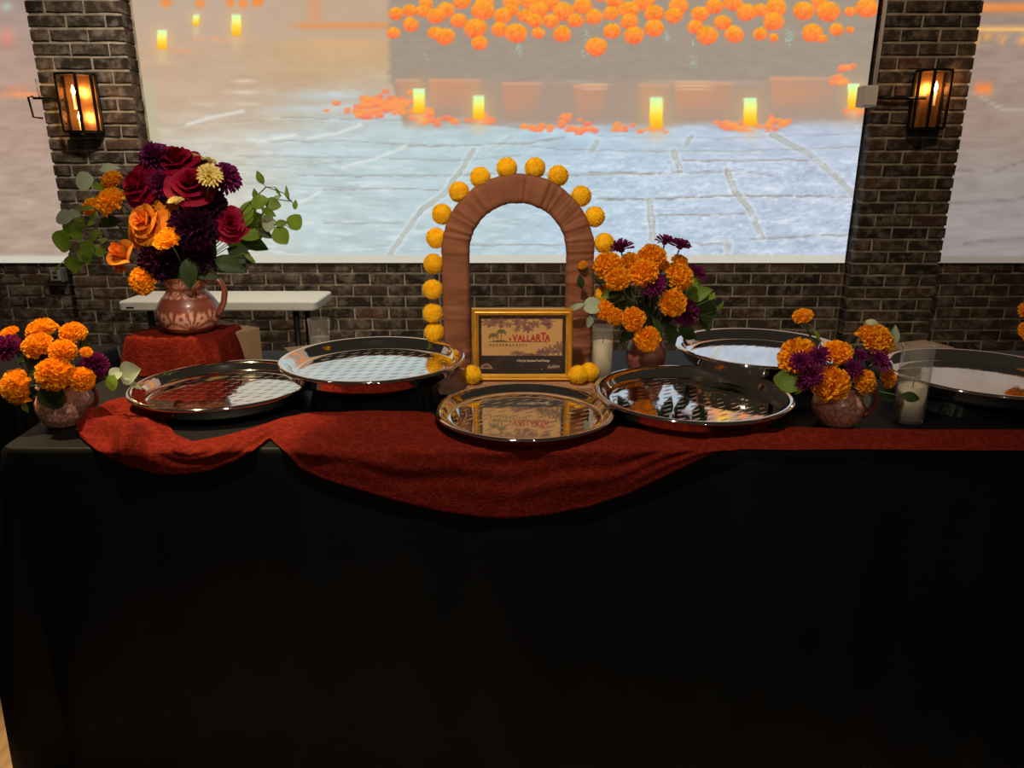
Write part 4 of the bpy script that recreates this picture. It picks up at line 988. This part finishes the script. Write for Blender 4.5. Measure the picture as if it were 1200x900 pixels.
def sprig(name, leaves, mouth, Y0, label, group, stemm='twig', cat='sprig', chain=None):
    """leaves: (px,py,length px,angle deg in the picture,kind,tone,dY)"""
    root = empty(name, mouth); tag(root, label, cat, group); mo = Vector(mouth)
    for i, (px, py, ln, an, kd, tone, dY) in enumerate(leaves):
        c_ = P(px, py, Y0+dY); L = ln*mpp(Y0, c_.z)*(1.18 if kd == 'round' else 1.05); cnt[0] += 1; r = random.Random(cnt[0])
        d = Vector((math.cos(math.radians(an)), r.uniform(-.25, .25), math.sin(math.radians(an)))).normalized()
        nrm = Vector((r.uniform(-.4, .4), -1, r.uniform(.1, .7))); nrm = (nrm-d*nrm.dot(d)).normalized(); xa = d.cross(nrm)
        mt = Matrix((xa, d, nrm)).transposed().to_4x4() @ Matrix.Scale(L, 4); mt.translation = c_-mo
        link('leaf', LEAF[kd, tone][i % 3], root, mt)
        start = c_-mo-d*L*.5
        if chain: kx, ky = chain[i] if i < len(chain) else chain[-1]; e_ = P(kx, ky, Y0)-mo; link('stem', stem_mesh(start, e_, .0011, M[stemm], .0), root)
        else: link('stem', stem_mesh(start, (0, 0, 0), .0013, M[stemm], .05), root)
    if chain:
        seen = [];  [seen.append(c2) for c2 in chain if c2 not in seen]
        for a2, b2 in zip(seen[:-1], seen[1:]): link('stem', stem_mesh(P(*a2, Y0)-mo, P(*b2, Y0)-mo, .0016, M[stemm], .0), root)
        link('stem', stem_mesh(P(*seen[0], Y0)-mo, (0, 0, 0), .002, M[stemm], .05), root)
    return root

# --- big bouquet in the pitcher
mouth = pitcher_c+Vector((0, 0, .172)); core = P(205, 290, 2.33); G = 'flowers in the tall pitcher bouquet'; Yb = 2.315
B1 = [('red', 205, 183, 23, .0, 'dark red rose at the very top of the pitcher bouquet', (-.1, -.45, .8)),
 ('red', 158, 216, 23, -.05, 'dark red rose above the large orange rose, facing left', (-.45, -1, .35)),
 ('red', 222, 213, 25, -.07, 'dark red rose under the topmost rose, beside the yellow chrysanthemum', (.25, -.75, .65)),
 ('red', 270, 262, 19, -.03, 'dark red rose on the right side against the broad green leaves', (.6, -1, .2)),
 ('red', 240, 193, 13, .06, 'half-hidden red rose just right of the topmost rose', (.7, -.3, .6)),
 ('open', 163, 257, 30, -.09, 'large open orange rose in the pitcher bouquet', (-.35, -1, .35)),
 ('bud', 142, 297, 18, -.07, 'drooping orange rose below the large open orange rose', (-.3, -.75, .75)),
 ('bud', 141, 313, 9, -.05, 'little orange rosebud under the drooping orange rose', (-.2, -.6, -.7)),
 ('mg', 131, 237, 18, -.05, 'orange marigold just above the large open orange rose', None),
 ('mg', 108, 243, 12, .0, 'small orange marigold leftmost in the pitcher bouquet', None),
 ('mg', 132, 212, 13, -.02, 'small orange marigold left of the left red rose', None),
 ('mf', 197, 281, 17, -.12, 'ragged orange marigold in the dark middle of the pitcher bouquet', (-.2, -.6, .75)),
 ('mg', 168, 329, 17, -.08, 'orange marigold hanging lowest beside the neck of the pitcher', (-.3, -1, .1)),
 ('yel', 246, 207, 15, -.09, 'pale yellow chrysanthemum beside the upper right red rose', (.35, -.8, .5)),
 ('yel', 207, 237, 10, -.10, 'small yellow chrysanthemum in side view at the bouquet centre', (-.1, -.1, 1)),
 ('yel', 231, 186, 8, .04, 'tiny cream chrysanthemum peeking out right of the topmost rose', (.3, .2, 1)),
 ('yel', 246, 190, 8, .05, 'tiny cream chrysanthemum peeking out above the yellow one', (.5, .2, 1)),
 ('mag', 183, 185, 19, .0, 'dark purple flower head left of the topmost red rose', None),
 ('mag', 263, 210, 20, .0, 'purple flower head at the upper right of the pitcher bouquet', None),
 ('mag', 190, 218, 19, -.03, 'dark purple flower head between the two upper red roses', None),
 ('plum', 227, 268, 29, -.07, 'largest near-black plum flower in the middle of the pitcher bouquet', None),
 ('plum', 189, 304, 26, -.05, 'near-black plum flower just above the pitcher rim', None),
 ('plum', 245, 240, 22, -.02, 'near-black plum flower below the purple one on the upper right', None),
 ('plum', 190, 250, 20, -.02, 'near-black plum flower right of the large open orange rose', None),
 ('plum', 233, 308, 21, -.03, 'near-black plum flower low on the right above the pitcher handle', None)]
for kd, px, py, r_, dy, lb, ax_ in B1: flower(kd, px, py, r_, Yb+dy, mouth, core, lb, G, ax_)
sprig('eucalyptus_sprig', [(100,213,20,200,'round','pale',0),(129,198,22,10,'oval','pale',.02),(116,219,16,160,'oval','green',0)], mouth, Yb+.0, 'eucalyptus sprig with two pale leaves above the left orange marigolds', G, chain=[(112,206),(112,206),(125,218)])
sprig('eucalyptus_sprig', [(76,256,18,190,'round','pale',0),(75,283,23,250,'round','green',-.01),(89,272,15,120,'round','green',0),(97,262,15,60,'round','green',.01),(105,292,18,250,'round','green',-.02),(86,310,18,260,'round','green',-.01),(122,282,11,30,'oval','green',-.03),(116,294,13,300,'round','green',-.02),(104,306,13,200,'oval','green',0),(68,315,16,230,'narrow','green',0),(106,262,10,200,'oval','green',-.01),(86,250,18,170,'oval','pale',.01),(101,244,18,185,'narrow','green',-.02),(94,282,10,200,'oval','pale',.02),(82,268,15,150,'round','green',.02),(112,276,14,20,'round','green',.0),(98,300,14,230,'round','green',.01),(108,252,16,170,'oval','green',.02)],
      mouth, Yb-.02, 'leafy eucalyptus sprig arching out at the left of the pitcher bouquet', G, chain=[(90,268),(90,268),(90,268),(104,266),(104,280),(92,290),(120,272),(110,285),(104,285),(84,296),(114,268),(90,262),(120,256),(104,280),(90,268),(110,285),(104,285),(114,268)])
sprig('eucalyptus_sprig', [(305,208,16,110,'oval','green',0),(337,226,17,100,'narrow','green',.01),(346,240,11,80,'oval','green',0),(300,228,14,100,'oval','green',-.01),(326,225,12,300,'narrow','green',0)], mouth, Yb+.01, 'thin eucalyptus sprig arching highest at the right of the pitcher bouquet', G, chain=[(312,219),(332,226),(342,236),(296,230),(312,219)])
sprig('eucalyptus_sprig', [(305,238,18,20,'round','green',-.01),(320,240,15,350,'round','green',0),(315,249,17,330,'oval','green',-.02),(316,262,17,10,'round','pale',0),(330,262,15,10,'oval','green',-.01),(346,260,17,50,'round','green',0),(330,276,19,300,'round','green',-.01),(325,232,11,30,'oval','pale',.02),(311,274,18,330,'oval','dark',0)], mouth, Yb-.02, 'eucalyptus sprig with round leaves reaching right past the red rose', G, chain=[(296,245),(308,244),(308,248),(305,258),(320,262),(334,264),(322,268),(316,240),(300,262)])
sprig('broad_leaf_branch', [(293,250,40,50,'oval','green',.02),(300,268,38,20,'round','green',.03),(297,285,34,340,'oval','dark',.02),(283,300,34,330,'oval','dark',0),(270,311,36,335,'oval','dark',-.02),(286,272,44,10,'round','green',.05),(293,303,18,320,'narrow','green',-.03)], mouth, Yb+.0, 'broad green leaves behind the right-hand red rose', G, stemm='stem')
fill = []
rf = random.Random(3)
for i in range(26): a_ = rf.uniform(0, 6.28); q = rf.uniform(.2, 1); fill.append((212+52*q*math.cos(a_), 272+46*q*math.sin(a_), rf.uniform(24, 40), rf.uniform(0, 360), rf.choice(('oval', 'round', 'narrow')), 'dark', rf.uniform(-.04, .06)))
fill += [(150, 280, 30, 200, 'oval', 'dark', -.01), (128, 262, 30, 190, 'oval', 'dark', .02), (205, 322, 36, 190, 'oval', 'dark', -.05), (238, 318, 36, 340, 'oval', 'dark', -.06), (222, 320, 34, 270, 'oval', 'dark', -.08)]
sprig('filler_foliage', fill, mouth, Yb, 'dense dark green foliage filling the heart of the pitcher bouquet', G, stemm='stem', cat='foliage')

# --- middle bouquet
mouth = jm+Vector((0, 0, .125)); core = P(757, 360, 2.25); G = 'flowers in the middle bouquet'; Ym = 2.24
B2 = [('mg', 712, 311, 17, -.05, 'orange marigold at the upper left of the middle bouquet beside the arch'), ('mg', 724, 327, 16, -.09, 'orange marigold in the left cluster, just below the upper left one'), ('mg', 738, 307, 12, -.03, 'smaller orange marigold between the two highest left ones'),
 ('mg', 764, 302, 17, -.02, 'topmost large orange marigold of the middle bouquet'), ('mg', 754, 321, 18, -.09, 'large orange marigold under the topmost one in the middle bouquet'), ('mg', 796, 325, 17, -.06, 'orange marigold at the right of the middle bouquet below the purple pair'),
 ('mg', 796, 308, 11, .0, 'small orange marigold directly under the purple pair'), ('mg', 788, 355, 17, -.10, 'round orange marigold alone at the lower right of the middle bouquet'), ('mg', 709, 364, 12, -.06, 'orange marigold just above the glass candle by the arch'),
 ('mg', 721, 371, 11, -.08, 'small orange marigold between the candle-side one and its right neighbour'), ('mg', 742, 374, 15, -.09, 'orange marigold at the lower centre of the middle bouquet'), ('mg', 758, 397, 16, -.10, 'lowest orange marigold drooping over the plain rosy vase'), ('mg', 777, 312, 9, .02, 'half-hidden orange marigold right of the topmost one'),
 ('my', 683, 311, 6, -.03, 'tiny yellow marigold bud in front of the arch leg'),
 ('mum', 728, 292, 15, .0, 'purple chrysanthemum at the top left of the middle bouquet'), ('mum', 779, 284, 12, .0, 'left of the two dark purple chrysanthemums on top'), ('mum', 797, 289, 13, -.02, 'right of the two dark purple chrysanthemums on top'),
 ('mum', 766, 335, 16, -.10, 'purple chrysanthemum in the centre of the middle bouquet'), ('mum', 817, 321, 12, .0, 'purple chrysanthemum at the far right of the middle bouquet'), ('mag', 803, 366, 17, -.02, 'dark purple flower low on the right of the middle bouquet')]
for kd, px, py, r_, dy, lb in B2: flower(kd, px, py, r_, Ym+dy, mouth, core, lb, G, (.1*(px-760)/20, -.25, 1) if (kd == 'mum' and py < 300) else None)
sprig('eucalyptus_sprig', [(695,359,19,20,'round','pale',-.02),(674,361,24,200,'narrow','pale',-.02),(691,377,15,260,'oval','pale',-.03),(680,330,16,100,'oval','dark',-.01)], mouth, Ym-.04, 'pale eucalyptus sprig reaching left over the gold frame corner', G, chain=[(705,362),(688,358),(697,368),(690,345)])
sprig('leafy_branch', [(818,345,34,20,'oval','green',.0),(834,347,11,50,'oval','green',-.03),(828,362,30,330,'round','dark',.02),(812,335,26,60,'oval','green',.01),(826,378,26,300,'oval','dark',.02),(806,390,30,330,'oval','dark',-.01),(844,358,14,60,'narrow','green',0)], mouth, Ym, 'green leafy branch on the right side of the middle bouquet', G, stemm='stem')
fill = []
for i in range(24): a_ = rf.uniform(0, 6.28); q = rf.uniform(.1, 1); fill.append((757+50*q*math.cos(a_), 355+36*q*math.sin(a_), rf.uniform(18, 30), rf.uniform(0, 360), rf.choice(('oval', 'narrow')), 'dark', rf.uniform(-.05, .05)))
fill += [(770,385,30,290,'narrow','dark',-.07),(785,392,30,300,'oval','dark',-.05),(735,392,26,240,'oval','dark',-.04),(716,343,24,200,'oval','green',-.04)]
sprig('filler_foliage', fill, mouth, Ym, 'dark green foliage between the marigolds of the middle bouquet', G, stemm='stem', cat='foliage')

# --- small left bouquet
mouth = jl+Vector((0, 0, .10)); core = P(66, 440, jl.y); G = 'flowers in the small left jug'; Yl = jl.y
B3 = [('mg', 12, 393, 12, .03, 'small orange marigold at the upper left above the purple flower'), ('mg', 50, 389, 18, .05, 'orange marigold highest in the small left jug'), ('mg', 45, 406, 18, -.02, 'orange marigold in front of the highest one in the left jug'),
 ('mg', 86, 391, 15, .02, 'orange marigold at the upper right of the small left jug'), ('mg', 74, 412, 15, -.03, 'orange marigold at the centre right of the small left jug'), ('mg', 65, 438, 21, -.06, 'large orange marigold resting over the rim of the left jug'),
 ('mg', 23, 453, 22, -.04, 'large orange marigold hanging at the lower left beside the jug'), ('mg', 96, 444, 15, -.04, 'darker orange marigold above the handle of the left jug'), ('mf', 101, 413, 7, -.02, 'tiny orange marigold beside the right purple flower of the left jug'),
 ('mag', 10, 408, 17, -.01, 'magenta purple flower cut by the left photo edge'), ('mag', 111, 428, 16, .0, 'dark purple flower at the right of the small left jug')]
for kd, px, py, r_, dy, lb in B3: flower(kd, px, py, r_, Yl+dy, mouth, core, lb, G)
sprig('eucalyptus_sprig', [(153,437,25,20,'round','pale',0),(156,450,22,320,'narrow','pale',-.01),(136,438,15,30,'round','pale',.0),(133,449,16,260,'round','green',-.02),(122,436,16,60,'round','dark',.02)], mouth, Yl-.0, 'eucalyptus sprig reaching from the left jug over the tray rim', G, chain=[(141,441),(141,441),(128,440),(134,440),(118,442)])
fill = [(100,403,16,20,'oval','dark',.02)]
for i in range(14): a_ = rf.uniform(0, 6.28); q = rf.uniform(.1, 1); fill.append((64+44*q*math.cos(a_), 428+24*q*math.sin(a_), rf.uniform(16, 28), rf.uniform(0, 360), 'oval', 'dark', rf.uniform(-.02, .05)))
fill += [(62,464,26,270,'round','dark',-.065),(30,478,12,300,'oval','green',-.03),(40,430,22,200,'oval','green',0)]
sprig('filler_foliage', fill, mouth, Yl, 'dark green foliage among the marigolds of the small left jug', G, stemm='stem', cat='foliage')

# --- small right bouquet
mouth = jr+Vector((0, 0, .10)); core = P(982, 445, jr.y); G = 'flowers in the small right jug'; Yr = jr.y
B4 = [('mg', 935, 419, 23, -.01, 'large orange marigold at the left of the small right jug'), ('mg', 981, 415, 18, .0, 'orange marigold at the centre top of the small right jug'), ('mg', 1024, 400, 23, .02, 'large orange marigold at the upper right of the right jug'),
 ('mg', 973, 450, 22, -.07, 'large orange marigold hanging over the rim of the right jug'), ('mg', 1012, 447, 15, -.05, 'orange marigold at the lower right of the right jug'), ('mg', 1039, 444, 12, -.02, 'small orange marigold next to the tall glass candle'), ('mf', 941, 371, 12, .03, 'small yellow-orange marigold on a long stem above the right jug'),
 ('mum', 938, 424, 13, -.08, 'purple chrysanthemum over the left marigold of the right jug'), ('mum', 960, 419, 14, -.06, 'purple chrysanthemum between the left and centre marigolds'), ('mum', 952, 440, 14, -.09, 'purple chrysanthemum above the marigold on the right jug rim'), ('mum', 943, 449, 10, -.07, 'lowest small purple chrysanthemum at the left of the right jug'),
 ('mum', 1008, 418, 10, -.02, 'small purple chrysanthemum below the upper right marigold'), ('mum', 1029, 424, 15, -.04, 'dark purple chrysanthemum directly under the upper right marigold'), ('mum', 999, 432, 12, -.06, 'purple chrysanthemum at the middle of the small right jug')]
for kd, px, py, r_, dy, lb in B4: flower(kd, px, py, r_, Yr+dy, mouth, core, lb, G)
sprig('eucalyptus_sprig', [(1022,379,16,340,'oval','pale',.03),(1046,394,26,80,'oval','pale',.04),(1041,464,24,330,'oval','dark',-.03),(1066,466,22,350,'oval','dark',-.08),(1015,469,18,290,'oval','pale',-.05)], mouth, Yr, 'eucalyptus sprig with pale top leaves and a dark leaf by the candle', G, stemm='stem')
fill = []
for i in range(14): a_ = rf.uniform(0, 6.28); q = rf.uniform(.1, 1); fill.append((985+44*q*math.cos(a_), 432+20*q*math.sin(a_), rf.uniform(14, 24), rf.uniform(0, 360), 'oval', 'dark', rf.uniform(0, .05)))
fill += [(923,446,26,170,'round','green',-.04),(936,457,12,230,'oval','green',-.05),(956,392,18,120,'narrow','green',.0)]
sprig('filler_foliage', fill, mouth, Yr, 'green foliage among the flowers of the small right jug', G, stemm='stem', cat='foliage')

# --- flowers just entering at the right edge
mouth = je+Vector((0, 0, .10)); core = P(1225, 395, je.y)
flower('mg', 1208, 364, 13, je.y, mouth, core, 'upper orange marigold cut by the right photo edge', 'flowers at the right photo edge')
flower('mg', 1208, 387, 13, je.y-.02, mouth, core, 'lower orange marigold cut by the right photo edge', 'flowers at the right photo edge')

# ------------------------------------------------------------------ glass candles and tumbler
def candle(loc, R, H, wax, label):
    r = empty('glass_candle', loc); tag(r, label, 'candle')
    MB().lathe([(0, 0), (R*.92, 0), (R*.98, .004), (R, .012), (R, H*.97), (R*.985, H), (R*.93, H), (R*.92, H*.97), (R*.92, .012), (0, .009)], 40).build('glass_jar', M['glass'], r, smooth=True)
    MB().lathe([(0, .010), (R*.905, .010), (R*.905, wax), (R*.5, wax-.004), (0, wax-.005)], 32).build('wax', M['wax'], r, smooth=True)
    MB().tube([(0, 0, wax-.006), (.001, 0, wax+.012)], .0012, 6).build('wick', M['wick'], r)
ca_ = P(705, 440, 2.10); candle((ca_.x, 2.10, ZT+.001), .032, .187, .140, 'tall glass candle with cream wax between the arch and the middle bouquet')
cb_ = Pz(1063, 493, ZT+.001); candle((cb_.x, cb_.y, ZT+.001), .038, .205, .098, 'tall glass candle with cream wax beside the right marigold jug')
g_ = P(375, 400, 2.42); R = .037; H = P(375, 374, 2.42).z-ZT
tm = MB().lathe([(0, 0), (R*.8, 0), (R*.86, .004), (R, H), (R*.95, H), (R*.82, .012), (0, .012)], 36).build('glass_tumbler', M['glass'], smooth=True); tm.location = (g_.x, 2.42, ZT+.001); tag(tm, 'small clear glass holder behind the raised tray left of the arch', 'glass')
MB().lathe([(0, .0125), (R*.815, .0125), (R*.88, H*.55), (0, H*.55)], 24).build('clear_wax', mat('clear_wax', (.30, .28, .25, 1), .35, noise=.1, scale=40), tm, smooth=True)
